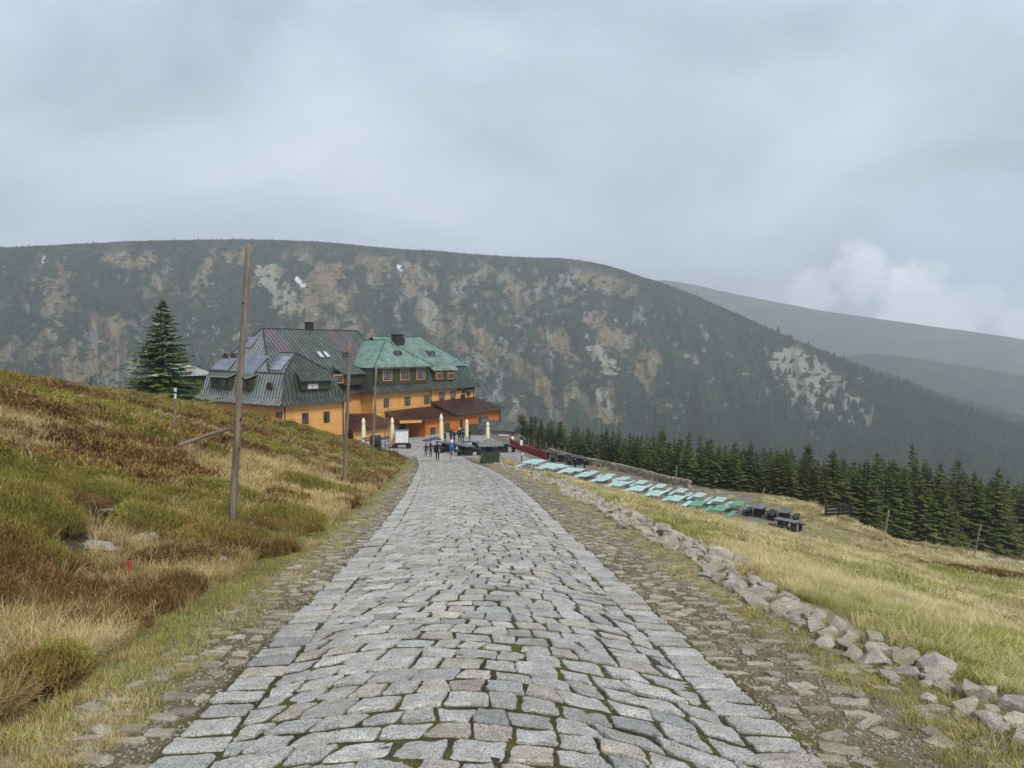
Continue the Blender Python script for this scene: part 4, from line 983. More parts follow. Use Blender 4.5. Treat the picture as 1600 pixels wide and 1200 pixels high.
# walls
wall('wall', 0, 0, 8.8, 0, GZ0, -4.5, M_YEL); wall('wall', 0, 17.8, 0, 0, GZ0, -4.5, M_YEL); wall('wall', 8.8, .25, 8.8, 3.2, GZ0, -4.4, M_YEL)
wall('wall', 8.8, 3.2, 14.3, 3.2, GZ0, -3.9, M_YEL); wall('wall', 14.3, 3.2, 14.3, .88, GZ0, -3.9, M_YEL); wall('wall', 14.3, .88, 34.8, .88, GZ0, -3.8, M_YEL); wall('wall', 34.8, .88, 34.8, 15, GZ0, -3.8, M_YEL)
wall('wall', 34.8, 15, 20, 15, GZ0, -3.8, M_YEL); wall('wall', 20, 17.8, 0, 17.8, GZ0, -4.5, M_YEL); wall('wall', 20, 15.1, 20, 17.8, GZ0, -4.0, M_YEL)
cb = HB()
for (u, v) in ((0, 0), (8.72, 0), (14.3, .88), (34.72, .88), (9.2, 3.2), (11.0, 3.2)): cb.ubox(u - .10, u + .12, v - .06, v + .1, GZ0, -4.3)
cb.build('corner_boards', M_YEL, hut)
st = HB().ubox(-.12, 8.95, -.12, 17.9, GZ0, -8.9); st.build('stone_base', mat('rubble_base', [hexc('#4c4943'), hexc('#77736a')], 2.2, .95, .7), hut)
# roofs: long west side (faces the camera) and left wing
EZ, FZ, BZ = -4.75, -4.05, -1.2
R_ = roof_face
R_('roof', [(-.6, -.6, EZ), (-.6, 18.4, EZ), (.15, 17.65, FZ), (.15, .15, FZ)], M_RGREY, ridge=((0, 3),))
R_('roof', [(.15, .15, FZ), (.15, 17.65, FZ), (1.0, 16.8, BZ), (1.0, 1.0, BZ)], M_RGREY, ridge=((0, 3), (2, 3)))
R_('roof', [(-.6, -.6, EZ), (9.3, -.6, EZ), (9.0, .15, FZ), (.15, .15, FZ)], M_RDARK)
R_('roof', [(.15, .15, FZ), (9.0, .15, FZ), (7.6, 1.0, BZ), (1.0, 1.0, BZ)], M_RDARK)
R_('roof', [(9.3, -.6, EZ), (9.3, 4, EZ), (7.6, 4, BZ), (7.6, 1.0, BZ), (9.0, .15, FZ)], M_RDARK)
R_('roof', [(1.0, 1.0, BZ), (7.6, 1.0, BZ), (4.8, 4.0, 1.15)], M_RDARK, ridge=((0, 2), (1, 2)))
R_('roof', [(1.0, 1.0, BZ), (1.0, 9, BZ), (4.8, 9, 1.15), (4.8, 4.0, 1.15)], M_RGREY, ridge=((2, 3),))
R_('roof', [(7.6, 1.0, BZ), (7.6, 9, BZ), (4.8, 9, 1.15), (4.8, 4.0, 1.15)], M_RDARK)
# main block
R_('roof', [(1.0, 4.0, BZ), (1.0, 16.8, BZ), (5.0, 11, 4.2)], M_RGREY, ridge=((0, 2), (1, 2)))
R_('roof', [(1.0, 4.0, BZ), (20.6, 4.0, BZ), (20.6, 11, 4.2), (5.0, 11, 4.2)], M_RMAIN, ridge=((2, 3), (0, 3)))
R_('roof', [(1.0, 16.8, BZ), (23, 16.8, BZ), (20.6, 11, 4.2), (5.0, 11, 4.2)], M_RMAIN)
R_('roof', [(20.6, 4.0, BZ), (25, 16.8, BZ), (20.6, 11, 4.2)], M_RGREEN, ridge=((0, 2),))
R_('roof', [(8.8, 2.5, EZ + .55), (14.4, 2.5, EZ + .55), (14.4, 4.0, BZ), (8.0, 4.0, BZ)], m_roof('purple_roof', ('#453238', '#57424a', '#5d5a55'), (.45, .55, '#3f463c')))
# front wing
R_('roof', [(13.7, .28, -4.05), (35.5, .28, -4.05), (34.9, 1.25, -2.9), (14.4, 1.25, -2.9)], M_RDARK)
R_('roof', [(25.0, 1.25, -2.9), (34.9, 1.25, -2.9), (33.9, 1.95, -.6), (25.0, 1.95, -.6)], m_roof('green_steep_roof', ('#3c5648', '#4c6a58', '#5c7a68')))
R_('roof', [(13.6, .28, -4.05), (13.6, 3.6, -4.05), (14.3, 3.6, -.7), (14.3, .8, -.7)], M_RDARK)
R_('roof', [(35.5, .28, -4.05), (35.5, 15.5, -4.05), (33.9, 14.2, -.6), (33.9, 1.95, -.6), (34.9, 1.25, -2.9)], M_RDARK)
R_('roof', [(19.0, 1.55, -.85), (34.3, 1.55, -.85), (30.4, 8.0, 3.4), (20.6, 8.0, 3.4)], M_RGREEN, ridge=((1, 2), (2, 3)))
R_('roof', [(34.3, 1.55, -.85), (34.3, 14.6, -.85), (30.4, 8.0, 3.4)], M_RGREEN)
R_('roof', [(20, 14.6, -.85), (34.3, 14.6, -.85), (30.4, 8.0, 3.4), (20.6, 8.0, 3.4)], M_RGREEN)
R_('roof', [(14.0, .35, -.8), (25.2, .35, -.8), (20.0, 4.5, 2.85)], M_RGREEN, ridge=((0, 2), (1, 2)))
R_('roof', [(14.0, .35, -.8), (14.0, 8.0, -.8), (20.0, 8.6, 2.85), (20.0, 4.5, 2.85)], M_RGREEN, ridge=((2, 3),))
R_('roof', [(25.2, .35, -.8), (25.2, 8.0, -.8), (20.0, 8.0, 2.85), (20.0, 4.5, 2.85)], M_RGREEN)
# long three-window dormer wall
d1 = HB().ubox(14.5, 24.7, .9, 1.9, -3.2, -.82).build('dormer_wall', M_DKG, hut)
HB().ubox(14.2, 25.0, .30, .48, -.99, -.80).build('eave_board', M_FLASH, hut)
for (a, b) in ((599, 611), (626, 638), (651.5, 663)): window_v(a, 577.5 - (a - 599) * .03, b, 593.5 - (a - 599) * .04, .9, rows_=1)
# two-window dormer on the green roof
HB().ubox(26.0, 30.4, .95, 2.2, -2.95, -1.35).build('dormer_wall', M_DKG, hut)
R_('dormer_roof', [(25.6, .75, -1.45), (30.9, .75, -1.45), (30.9, 2.6, -.1), (25.6, 2.6, -.1)], M_RGREEN)
for (a, b) in ((682, 690), (700, 708.5)): window_v(a, 583.5, b, 591, .95, rows_=1, tw=.12)
# dormer of the left wing and a small one on the main roof
HB().ubox(2.5, 6.9, -.02, 1.4, -3.15, -2.05).build('dormer_wall', M_DKG, hut)
R_('dormer_roof', [(2.2, -.45, -2.1), (7.3, -.45, -2.1), (6.8, 1.35, -.85), (2.6, 1.35, -.85)], M_RDARK)
window_v(480, 599, 497, 608, -.02, None, flat('white_window_frame', '#9a8b80', .5), 2, M_CURT)
HB().ubox(10.6, 14.0, 2.1, 3.8, -3.0, -1.5).build('dormer_wall', M_DKG, hut)
R_('dormer_roof', [(10.2, 1.7, -1.55), (14.0, 1.7, -1.55), (14.0, 4.2, -.4), (10.2, 4.2, -.4)], M_RMAIN)
window_v(522.5, 587, 534.5, 597, 2.1, rows_=1)
# west side dormers (in the steep part facing the camera)
def west_dormer(v0, v1, z0, z1, nwin, name='dormer_wall'):
    HB().ubox(-.05, 1.6, v0, v1, z0, z1).build(name, M_DKG, hut)
    R_('dormer_roof', [(-.5, v0 - .3, z1 - .05), (-.5, v1 + .3, z1 - .05), (1.9, v1 + .3, z1 + .75), (1.9, v0 - .3, z1 + .75)], M_RGREY)
    for k in range(nwin):
        c = v0 + (v1 - v0) * (k + .5) / nwin; b = HB().ubox(-.11, -.05, c - .5, c + .5, z0 + .25, z1 - .2); wo_ = b.build('window', M_FRAME, hut)
        for q in (-.24, .24): p = HB().ubox(-.135, -.105, c + q - .17, c + q + .17, z0 + .36, z1 - .32).build('pane', M_GLASS); p.parent = wo_
west_dormer(10.6, 14.8, -3.3, -1.75, 2); west_dormer(6.3, 8.4, -3.3, -1.75, 1)
def eyebrow(u, v, z, wd, hh, face):                       # small arched roof light
    b = HB(); n = 9; pr = [(math.cos(math.pi * k / (n - 1)) * wd / 2, math.sin(math.pi * k / (n - 1)) * hh) for k in range(n)]
    f0 = [((u + a, v, z + c) if face == 'v' else (u, v + a, z + c)) for (a, c) in pr]; f1 = [((u + a * .7, v + 1.3, z + c * .9 + .25) if face == 'v' else (u + 1.3, v + a * .7, z + c * .9 + .25)) for (a, c) in pr]
    q = [W(*p) - hut.location for p in f0 + f1]; b.add(q, [(k, k + 1, n + k + 1, n + k) for k in range(n - 1)])
    ob = b.build('eyebrow_dormer', M_RDARK, hut)
    g = HB(); g.add([W(*((p[0], p[1] + .03, p[2]) if face == 'v' else (p[0] + .03, p[1], p[2]))) - hut.location for p in f0], [tuple(range(n))]); gl = g.build('pane', M_GLASS); gl.parent = ob
    rim = HB()
    for k in range(n - 1): rim.ubar(f0[k], f0[k + 1], .10, .10)
    rm = rim.build('window_frame', M_FRAME); rm.parent = ob
def on_roof(px, py, pts):                                 # where a sight line meets a roof plane
    A, B_, C_ = (W(*p) for p in pts); nn = (B_ - A).cross(C_ - A); d = pix_dir(px, py); o = Vector((0, 0, EYE)); t = nn.dot(A - o) / nn.dot(d); p = o + d * t - Vector((HO.x, HO.y, 0))
    return p.x * UD.x + p.y * UD.y, p.x * VD.x + p.y * VD.y, p.z
u, v, z = on_roof(621, 554, [(14.0, .35, -.8), (25.2, .35, -.8), (20.0, 4.5, 2.85)]); eyebrow(u, v - .25, z - .05, 1.15, .55, 'v')
u, v, z = on_roof(674, 556, [(19.0, 1.55, -.85), (34.3, 1.55, -.85), (30.4, 8.0, 3.4)]); eyebrow(u, v - .25, z - .05, 1.05, .75, 'v')
fw_ = [(1.0, 4.0, BZ), (20.6, 4.0, BZ), (20.6, 11, 4.2)]
u, v, z = on_roof(540, 556, fw_); eyebrow(u, v - .25, z - .05, 1.1, .55, 'v')
v, z = vz(422, 608, .35); eyebrow(.25, v, z, .95, .75, 'u')
wr = [(1.0, 4.0, BZ), (1.0, 16.8, BZ), (5.0, 11, 4.2)]
for (a, c) in ((355, 559), (367, 559)): u, v, z = on_roof(a, c, wr); eyebrow(u - .25, v, z - .05, .9, .6, 'u')
# skylights, chimneys
for (a, c) in ((500.5, 555), (510.5, 554.8)):
    u, v, z = on_roof(a, c, fw_); b = HB(); sl = 5.4 / 7.0
    b.prism([(u - .38, v - .55, z - .55 * sl + .12), (u + .38, v - .55, z - .55 * sl + .12), (u + .38, v + .55, z + .55 * sl + .12), (u - .38, v + .55, z + .55 * sl + .12)], .16); ob = b.build('skylight', M_FLASH, hut)
    g = HB().prism([(u - .28, v - .44, z - .44 * sl + .14), (u + .28, v - .44, z - .44 * sl + .14), (u + .28, v + .44, z + .44 * sl + .14), (u - .28, v + .44, z + .44 * sl + .14)], .03).build('pane', M_CURT); g.parent = ob
def chimney(u, v, z0, z1, a, b_):
    ob = HB().ubox(u - a / 2, u + a / 2, v - b_ / 2, v + b_ / 2, z0, z1).build('chimney', M_CHIM, hut)
    c = HB().ubox(u - a / 2 - .07, u + a / 2 + .07, v - b_ / 2 - .07, v + b_ / 2 + .07, z1, z1 + .10).build('chimney_cap', M_CHIM); c.parent = ob
chimney(12.3, 11.2, 3.2, 5.15, .85, .8)
u, v, z = on_roof(621, 536, [(19.0, 1.55, -.85), (34.3, 1.55, -.85), (30.4, 8.0, 3.4)]); chimney(u, v, z - 1.2, 3.62, 1.35, 1.1); chimney(u + 1.05, v + .3, z - .7, 3.1, .55, .9)
# first-floor windows of the front wing, windows of the left wing
for (a, c, b, e) in ((599.5, 622.5, 607, 636), (632, 620, 640.5, 633), (662.5, 617.5, 670.5, 630.5), (686.5, 612.5, 694.5, 624.5), (704, 611, 711, 623)): window_v(a, c, b, e, .88, None, rows_=1)
for (a, c, b, e) in ((431, 643.5, 441, 652), (472, 645.5, 481.5, 662), (505.5, 643, 514.5, 660)): window_v(a, c, b, e, 0, None, rows_=2)
rx = HB()
for (a, c) in ((716, 607), (724, 611), (729, 606), (735, 606), (731, 614), (722, 619)):
    u, z = uz(a, c, .86); rx.ubox(u - .3, u + .3, .52, .84, z - .25, z + .25)
rx.build('air_conditioner_units', M_CHIM, hut)
# orange ground-floor annex
AE, AB = -7.75, -11.5
wall('annex_wall', 19.8, -3.0, 36.1, -3.0, AB, -7.68, M_ORA); wall('annex_wall', 36.1, -3.0, 36.1, 6, AB, -7.4, M_ORA); wall('annex_wall', 19.8, -.4, 19.8, -3.0, AB, -7.68, M_ORA); wall('annex_wall', 26.0, -2.95, 36.0, -2.95, -8.2, -7.30, M_ORA); wall('annex_wall', 17.0, -.35, 19.8, -.35, AB, -7.5, M_ORA)
HB().ubox(19.7, 36.2, -3.14, -2.9, AB, -9.95).build('annex_plinth', flat('pale_plinth', '#a8a49c', .9), hut)
R_('annex_roof', [(18.6, -3.6, -7.75), (26.0, -3.6, -7.7), (26.0, .86, -6.5), (16.2, .86, -6.7)], M_RBROWN, .5)
R_('annex_roof', [(15.9, -2.3, -7.7), (18.6, -3.6, -7.77), (16.2, .86, -6.72)], M_RBROWN, .5)
R_('annex_roof', [(25.2, -3.65, -7.55), (36.9, -3.65, -7.35), (34.8, .86, -5.75), (25.0, .86, -5.85)], M_RBROWN, .5)
R_('annex_roof', [(36.9, -3.65, -7.35), (36.9, 6.5, -7.35), (34.85, 4.6, -5.75), (34.85, .86, -5.75)], M_RPALE, .45)
HB().prism([(15.9, -2.35, -7.65), (18.6, -3.65, -7.7), (18.7, -3.5, -7.7), (16.0, -2.2, -7.65)], .35).build('porch_beam', M_YEL, hut)
HB().ubox(17.6, 18.7, -.5, -.34, AB, -8.2).build('entrance_door', flat('dark_door', '#1d1c1c', .4), hut)
for (a, c, b, e) in ((671.5, 667.5, 680, 681), (717.5, 655, 722.5, 669), (747, 651, 762.5, 666)): window_v(a, c, b, e, -3.0, M_TRIM, M_FRAME, 4 if b - a > 12 else 2, rows_=1)
dv = uz(695, 661, -3.0); HB().ubox(dv[0] - .1, dv[0] + .95, -3.07, -2.95, AB, dv[1]).build('annex_door', flat('green_door', '#3d4a38', .5), hut)
# low lean-to in the corner between the wings
wall('lean_to_wall', 9.0, -1.6, 16.0, -1.6, GZ0, -8.35, M_YEL); wall('lean_to_wall', 16.0, -1.6, 16.0, .8, GZ0, -8.2, M_YEL)
R_('lean_to_roof', [(8.85, -2.1, -8.35), (16.5, -2.1, -8.35), (14.25, 1.0, -6.75), (8.85, 3.1, -6.6)], M_RBROWN, .5)
HB().ubox(8.95, 16.1, -1.72, -1.5, GZ0, -9.6).build('stone_base', bpy.data.materials['rubble_base'], hut)
# gutters and downpipes
for (u0, u1, v, z) in ((-.6, 9.3, -.66, EZ - .04), (13.7, 35.5, .21, -4.1), (25.2, 36.9, -3.73, -7.52)):
    HB().ubar((u0, v, z), (u1, v, z + (.2 if v < -3 else 0)), .14, .12).build('gutter', M_FLASH, hut)
for (u, v, z0, z1) in ((8.55, -.12, GZ0, EZ), (14.6, .76, -7.2, -4.1), (25.05, .76, -6.0, -4.1), (34.5, .76, -6.0, -4.1), (35.9, -3.12, -10.4, -7.4), (.2, -.12, GZ0, EZ)):
    HB().ubox(u - .05, u + .05, v - .05, v + .05, z0, z1).build('downpipe', M_FLASH, hut)
# solar panels on the west roofs
def m_solar():
    m = bpy.data.materials.new('solar_glass'); m.use_nodes = True; t = NT(m.node_tree)
    v = t.n('ShaderNodeTexCoord').outputs['Object']; c = t.ramp(t.noise(v, 1.2, 3), [(.4, hexc('#5b6274')), (.6, hexc('#747b8c'))])
    b = t.n('ShaderNodeBsdfPrincipled', i_Roughness=.10); b.inputs['Specular IOR Level'].default_value = 1.0; t.link(c, b.inputs['Base Color']); b.inputs['Coat Weight'].default_value = .6; b.inputs['Coat Roughness'].default_value = .05
    t.link(b.outputs[0], t.n('ShaderNodeOutputMaterial').inputs[0]); return m
M_SOLAR = m_solar(); M_ALU = flat('panel_frame', '#b9bcc2', .4, metal=.5)
def solar(pl, c00, c10, c11, c01, nx, ny):                # picture corners: near-left, near-right, far-right, far-left, on roof plane pl
    q = [Vector(on_roof(*c, pl)) for c in (c00, c10, c11, c01)]
    for i in range(nx):
        for j in range(ny):
            def at(a, b): return q[0] * (1 - a) * (1 - b) + q[1] * a * (1 - b) + q[2] * a * b + q[3] * (1 - a) * b
            g = .02; a0, a1, b0, b1 = (i + g) / nx, (i + 1 - g) / nx, (j + g) / ny, (j + 1 - g) / ny
            up = Vector((-.12, -.02, .14)); pts = [at(a, b) + up for (a, b) in ((a0, b0), (a1, b0), (a1, b1), (a0, b1))]
            fr = HB().prism([tuple(p) for p in pts], .07).build('solar_panel', M_ALU, hut)
            c = sum(pts, Vector((0, 0, 0))) / 4; ins = [tuple(c + (p - c) * .955 + Vector((-.008, 0, .012))) for p in pts]
            gl = HB().prism(ins, .02).build('panel_glass', M_SOLAR); gl.parent = fr
lw = [(1.0, 1.0, BZ), (1.0, 9, BZ), (4.8, 9, 1.15)]
solar(lw, (414, 578), (440, 580), (456, 559), (434, 557), 2, 3)
solar(wr, (330, 578), (357, 580), (372, 561), (347, 562), 3, 2)
solar(wr, (379, 586), (396, 586), (421, 557), (383, 556), 3, 4)
solar(wr, (383, 544), (393, 544), (403, 529), (392, 528), 1, 3)
# barn with aerials behind the lone spruce
bx_, by_ = (285 - 800) / F_PX * 98, 98.0
barn = tag(empty('outbuilding', (bx_, by_, -6)), 'small pale metal roofed outbuilding half hidden behind the lone spruce', 'outbuilding')
b = MB().box((0, 0, .8), (7, 6, 6.4), .6); b.build('wall', M_DKG, barn)
q = [Matrix.Rotation(.6, 3, 'Z') @ Vector(p) for p in ((-4, -3.5, 4.0), (4, -3.5, 4.0), (4, 3.5, 4.0), (-4, 3.5, 4.0), (-.6, 0, 5.5), (.6, 0, 5.5))]
MB().add(q, [(0, 1, 5, 4), (1, 2, 5), (2, 3, 4, 5), (3, 0, 4), (3, 2, 1, 0)]).build('roof', m_roof('pale_green_roof', ('#8fa79c', '#aab8ae', '#9a6a50'), None, .4), barn)
ae = tag(empty('antenna_mast', (bx_ + 1.4, by_ + .5, -.6)), 'lattice antenna mast with panel aerials above the outbuilding', 'antenna mast')
mm = flat('galvanised_steel', '#6d7378', .5); b = MB()
for a in range(3): c, s_ = math.cos(a * 2.094) * .45, math.sin(a * 2.094) * .45; b.tube([(c, s_, -.6), (c * .5, s_ * .5, 3.6)], .05, 6)
for k in range(6):
    for a in range(3):
        f0, f1 = .5 - .04 * k, .5 - .04 * (k + 1); b.tube([(math.cos(a * 2.094) * f0 * .95, math.sin(a * 2.094) * f0 * .95, k * .6 - .4), (math.cos((a + 1) * 2.094) * f1 * .95, math.sin((a + 1) * 2.094) * f1 * .95, k * .6 + .2)], .028, 5)
b.build('lattice', mm, ae)
for a in range(4): MB().box((math.cos(a * 1.57 + .4) * .75, math.sin(a * 1.57 + .4) * .75, 2.6 + .15 * (a % 2)), (.28, .16, 1.9), a * 1.57 + .4).build('panel_aerial', mm, ae)

# ------------------------------------------------------------------ poles and posts
M_POLE = mat('weathered_pole', [hexc('#5a5046'), hexc('#7e7366'), hexc('#948a7d')], 3.0, .9, .5, 14, stretch=(4, 4, .35))
M_KNOT = flat('dark_knot', '#4a3d30', .9); M_WHITE = flat('white_paint', '#dcdcd8', .6); M_BLACK = flat('black_stain', '#232326', .55, bump=.3); M_DARKM = flat('dark_metal', '#2c2e31', .5)
def pole(px0, py0, px1, py1, r0, r1, label, cat='pole', name='marker_pole', depth=None, knots=4, group=None):
    if depth is None: b = gp(px1, py1)
    else: x_ = (px1 - 800) / F_PX * depth; b = Vector((x_, depth, Hs(x_, depth)))
    d = pix_dir(px0, py0); t = b.y / d.y; top = Vector((d.x * t, b.y, EYE + d.z * t)) - b
    e = tag(empty(name, b), label, cat, group); m = MB(); rr_ = random.Random(int(px0)); n = 8; pts = []
    for k in range(n + 1): f = k / n; pts.append(top * f + Vector((rr_.gauss(0, .008), rr_.gauss(0, .008), 0)) * (0 < k < n) - Vector((0, 0, .35 if k == 0 else 0)))
    m.tube(pts, [r0 + (r1 - r0) * k / n for k in range(n + 1)], 12); m.build('shaft', M_POLE, e, True)
    for k in range(knots):
        f = rr_.uniform(.2, .92); c = top * f; a = rr_.uniform(3.4, 6.0); r_ = r0 + (r1 - r0) * f
        MB().lathe([(r_ * .45, 0), (r_ * .35, r_ * .5), (.004, r_ * .6)], 7).build('knot', M_KNOT, e, True, c + Vector((math.cos(a), math.sin(a), 0)) * r_ * .8, (R(90) * math.sin(a), R(90) * math.cos(a), 0))
    return e, top
pole(388, 380, 362, 829, .062, .040, 'tallest leaning wooden marker pole, nearest the camera on the heather bank', knots=7)
pole(547, 533, 538, 762, .062, .045, 'second leaning wooden marker pole beside the road, before the hut wall')
pole(588, 575, 581, 737, .060, .045, 'third wooden marker pole, standing by the bushy young spruce')
pole(601, 643, 601, 708, .07, .06, 'shorter of two dark poles standing together before the hut entrance', depth=66, knots=1)
pole(607, 634, 605.5, 711, .07, .05, 'taller of two dark poles standing together before the hut entrance', depth=65, knots=1)
pole(1389, 797, 1388, 842, .09, .08, 'thick pale wooden pole at the far edge of the meadow', depth=57, knots=0)
pole(1533, 819, 1531, 856, .06, .05, 'thin wooden pole by the stony path before the right-hand spruces', depth=60, knots=0)
pole(1349, 818, 1349, 836, .035, .03, 'short thin post in the meadow left of the thick pale pole', depth=55, knots=0)
pole(1447, 843, 1447, 863, .03, .03, 'short thin post in the meadow right of the thick pale pole', depth=50, knots=0)
pole(1058, 730, 1056, 762, .06, .05, 'slim pole at the end of the terrace wall, before the spruces', depth=64, knots=0)
pole(1195, 762, 1193, 790, .06, .05, 'slim pole behind the black picnic tables', depth=61, knots=0)
e, top = pole(274, 606, 271, 692, .035, .033, 'thin grey post with a white painted top on the heather hill', 'post', 'marker_post', knots=1)
b = MB(); b.tube([top * .80, top * .999], [.038, .037], 12); b.build('white_top', M_WHITE, e); MB().tube([top * .90, top * .93], .039, 10).build('dark_mark', M_BLACK, e)
a_, c_ = gp(281, 724), gp(361, 704)
e = tag(empty('fallen_pole', a_), 'grey fallen pole lying aslant in the heather behind the tallest pole', 'fallen pole')
v_ = c_ - a_; MB().tube([Vector((0, 0, .45)), v_ * .5 + Vector((0, 0, .62)), v_ + Vector((0, 0, .72))], [.045, .05, .055], 10).build('shaft', M_POLE, e, True)
MB().tube([v_ * .3 + Vector((0, 0, -.2)), v_ * .3 + Vector((0, 0, .33))], .03, 8).build('prop', M_POLE, e)
# loose flat rocks in the heather, one by one
M_ROCKL = m_granite('pale_rock', hexc('#85837d'), hexc('#a9a7a0'), .9, .3)
def loose_rock(px, py, size, lab, k, lift=.12):
    p = gp(px, py); me = RM[k].copy(); me.materials.clear(); me.materials.append(M_ROCKL); o = link('rock', me, None, (p.x, p.y, p.z + lift), (.1, .15, k * 1.3), size); tag(o, lab, 'rock', None)
loose_rock(215, 852, (.42, .3, .2), 'pale flat rock in the dry grass left of the tallest pole', 3, .05); loose_rock(158, 860, (.32, .26, .22), 'grey-green rock half sunk in heather, left of the pale flat rock', 5, .06)
loose_rock(345, 893, (.17, .15, .26), 'small pointed grey rock at the foot of the heather bush', 7, .12); loose_rock(158, 1152, (.15, .13, .1), 'dark grey stone lying in the roadside turf', 9, .02); loose_rock(168, 815, (.24, .2, .14), 'small grey rock sunk among pale dry grass', 2, .14)
p = gp(203, 905); e = tag(empty('marker_stake', p + Vector((0, 0, .14))), 'little red painted stake in the heather at the bank', 'stake')
MB().lathe([(.018, -.2), (.019, .02), (.018, .07), (.012, .09)], 10).build('stake', flat('red_paint', '#b5303c', .5), e, True, (0, 0, -.02)); MB().lathe([(.014, 0), (.013, .014)], 10).build('pale_cap', M_ROCKL, e, True, (0, 0, .07))
# ------------------------------------------------------------------ tables
M_TURQ = mat('turquoise_paint', [hexc('#98bbb7'), hexc('#adccc8'), hexc('#c2d9d5')], 2, .45, rnd=.08, spec=.5); M_TGRN = mat('green_paint', [hexc('#4d8f68'), hexc('#62a67c')], 2, .45, spec=.5); M_LEG = flat('grey_steel', '#8a8f90', .5)
TANG = math.atan2(-.5, .87)
def beer_table(mt, benches=1):
    e = empty('folding_table')
    for k in range(3): MB().box(((k - 1) * .275, 0, .735), (.262, 1.75, .03)).build('tabletop_board', mt, e)
    for s_ in (-1, 1):
        m = MB()
        for q in (-1, 1): m.bar((q * .05, s_ * .5, .71), (q * .30, s_ * .58, 0), .03, .03)
        m.bar((-.18, s_ * .54, .36), (.18, s_ * .54, .36), .025, .025); m.build('leg', M_LEG, e)
    for q in (-1, 1):
        MB().box((q * .72, 0, .455), (.32, 1.75, .03)).build('bench_seat', mt, e)
        for s_ in (-1, 1): MB().bar((q * .68 - .08, s_ * .52, .44), (q * .68 - .12, s_ * .55, 0), .025, .025).bar((q * .68 + .08, s_ * .52, .44), (q * .68 + .12, s_ * .55, 0), .025, .025).build('bench_leg', M_LEG, e)
    return e
def clone(o, loc, rz, label, group, scale=1.0):
    c = o.copy(); col.objects.link(c); c.location = loc; c.rotation_euler = (0, 0, rz); c.scale = (scale,) * 3; c['label'] = label; c['group'] = group
    for ch in o.children:
        k = ch.copy(); col.objects.link(k); k.parent = c
    return c
ORD = ['first', 'second', 'third', 'fourth', 'fifth', 'sixth', 'seventh', 'eighth', 'ninth', 'tenth', 'eleventh', 'twelfth', 'thirteenth']
back = [(832, 721.6), (856, 725.6), (880, 729), (905, 734), (926, 738), (951, 743), (975, 747.6), (1002, 753.5), (1032, 759), (1064, 766), (1093, 773), (1125, 780)]
front = [(836, 737), (864, 743), (890, 749), (915, 754), (941, 759.7), (968, 764), (998, 769.5), (1026, 774.7), (1057, 781.6)]
protoT = tag(beer_table(M_TURQ), 'x', 'table', 'turquoise tables in two rows on the terrace'); protoG = tag(beer_table(M_TGRN), 'x', 'table', 'green tables at the end of the rows')
used = {}
def put_table(proto, px, py, label, group):
    p = gp(px, py, .735, near=47); loc = (p.x, p.y, p.z - .01); rz = TANG + rnd.gauss(0, .05)
    if proto.name not in used: used[proto.name] = 1; proto.location = loc; proto.rotation_euler = (0, 0, rz); proto['label'] = label; proto['group'] = group
    else: clone(proto, loc, rz, label, group)
for k, (a, b) in enumerate(back): put_table(protoT, a, b, '%s turquoise table from the hut in the back row near the wall' % ORD[k], 'turquoise tables in two rows on the terrace')
for k, (a, b) in enumerate(front): put_table(protoT, a, b, '%s turquoise table from the hut in the front row by the meadow' % ORD[k], 'turquoise tables in two rows on the terrace')
put_table(protoG, 1154, 786, 'green table at the end of the back row, beside the black picnic tables', 'green tables at the end of the rows'); put_table(protoG, 1090, 788.5, 'green table in the front row next to the last turquoise one', 'green tables at the end of the rows'); put_table(protoG, 1126, 794.5, 'green table at the near end of the front row', 'green tables at the end of the rows')
def picnic(mt=M_BLACK, top=M_BLACK, solid=True):
    e = empty('picnic_table')
    for k in range(4): MB().box(((k - 1.5) * .19, 0, .75), (.18, 1.7, .05)).build('tabletop_board', top, e)
    for s_ in (-1, 1): MB().box((0, s_ * .5, .36), (.62, .12, .72)).build('trestle', mt, e)
    for s_ in (-1, 1):
        MB().box((s_ * .82, 0, .45), (.34, 1.7, .06)).build('bench_seat', mt, e)
        MB().box((s_ * .82, .55, .21), (.28, .12, .42)).box((s_ * .82, -.55, .21), (.28, .12, .42)).build('bench_legs', mt, e)
    MB().bar((-.95, .45, .3), (.95, .45, .3), .08, .08).build('stretcher', mt, e)
    return e
M_WETTOP = mat('wet_dark_boards', [hexc('#4a4d52'), hexc('#63676c')], 3, .25, spec=.6, stretch=(1, 1, 1)); M_REDTOP = mat('dull_red_boards', [hexc('#4a2a2c'), hexc('#6b3a3a')], 3, .4)
protoP = tag(picnic(M_BLACK, M_WETTOP), 'x', 'picnic table', 'black picnic tables')
def put_picnic(px, py, rz, label, group, k=1.0):
    p = gp(px, py, .75 * k, near=47)
    if 'P' not in used: used['P'] = 1; protoP.location = p; protoP.rotation_euler = (0, 0, rz); protoP.scale = (k,) * 3; protoP['label'] = label; protoP['group'] = group
    else: clone(protoP, p, rz, label, group, k)
for (a, b, l, rz) in ((1187, 791.5, 'black picnic table next to the last green table', TANG), (1226, 798, 'middle black picnic table, beside the plank fence', TANG), (1230, 813, 'black picnic table standing nearest in the meadow grass', TANG + 1.2)): put_picnic(a, b, rz, l, 'black picnic tables at the end of the terrace')
for (a, b, l) in ((853, 705, 'black picnic table at the foot of the red fence'), (877, 709.5, 'black picnic table in the middle of the three on the far terrace'), (903, 714, 'black picnic table nearest the stone wall, behind two walkers')): put_picnic(a, b, TANG + .5, l, 'black picnic tables on the far terrace', 1.15)
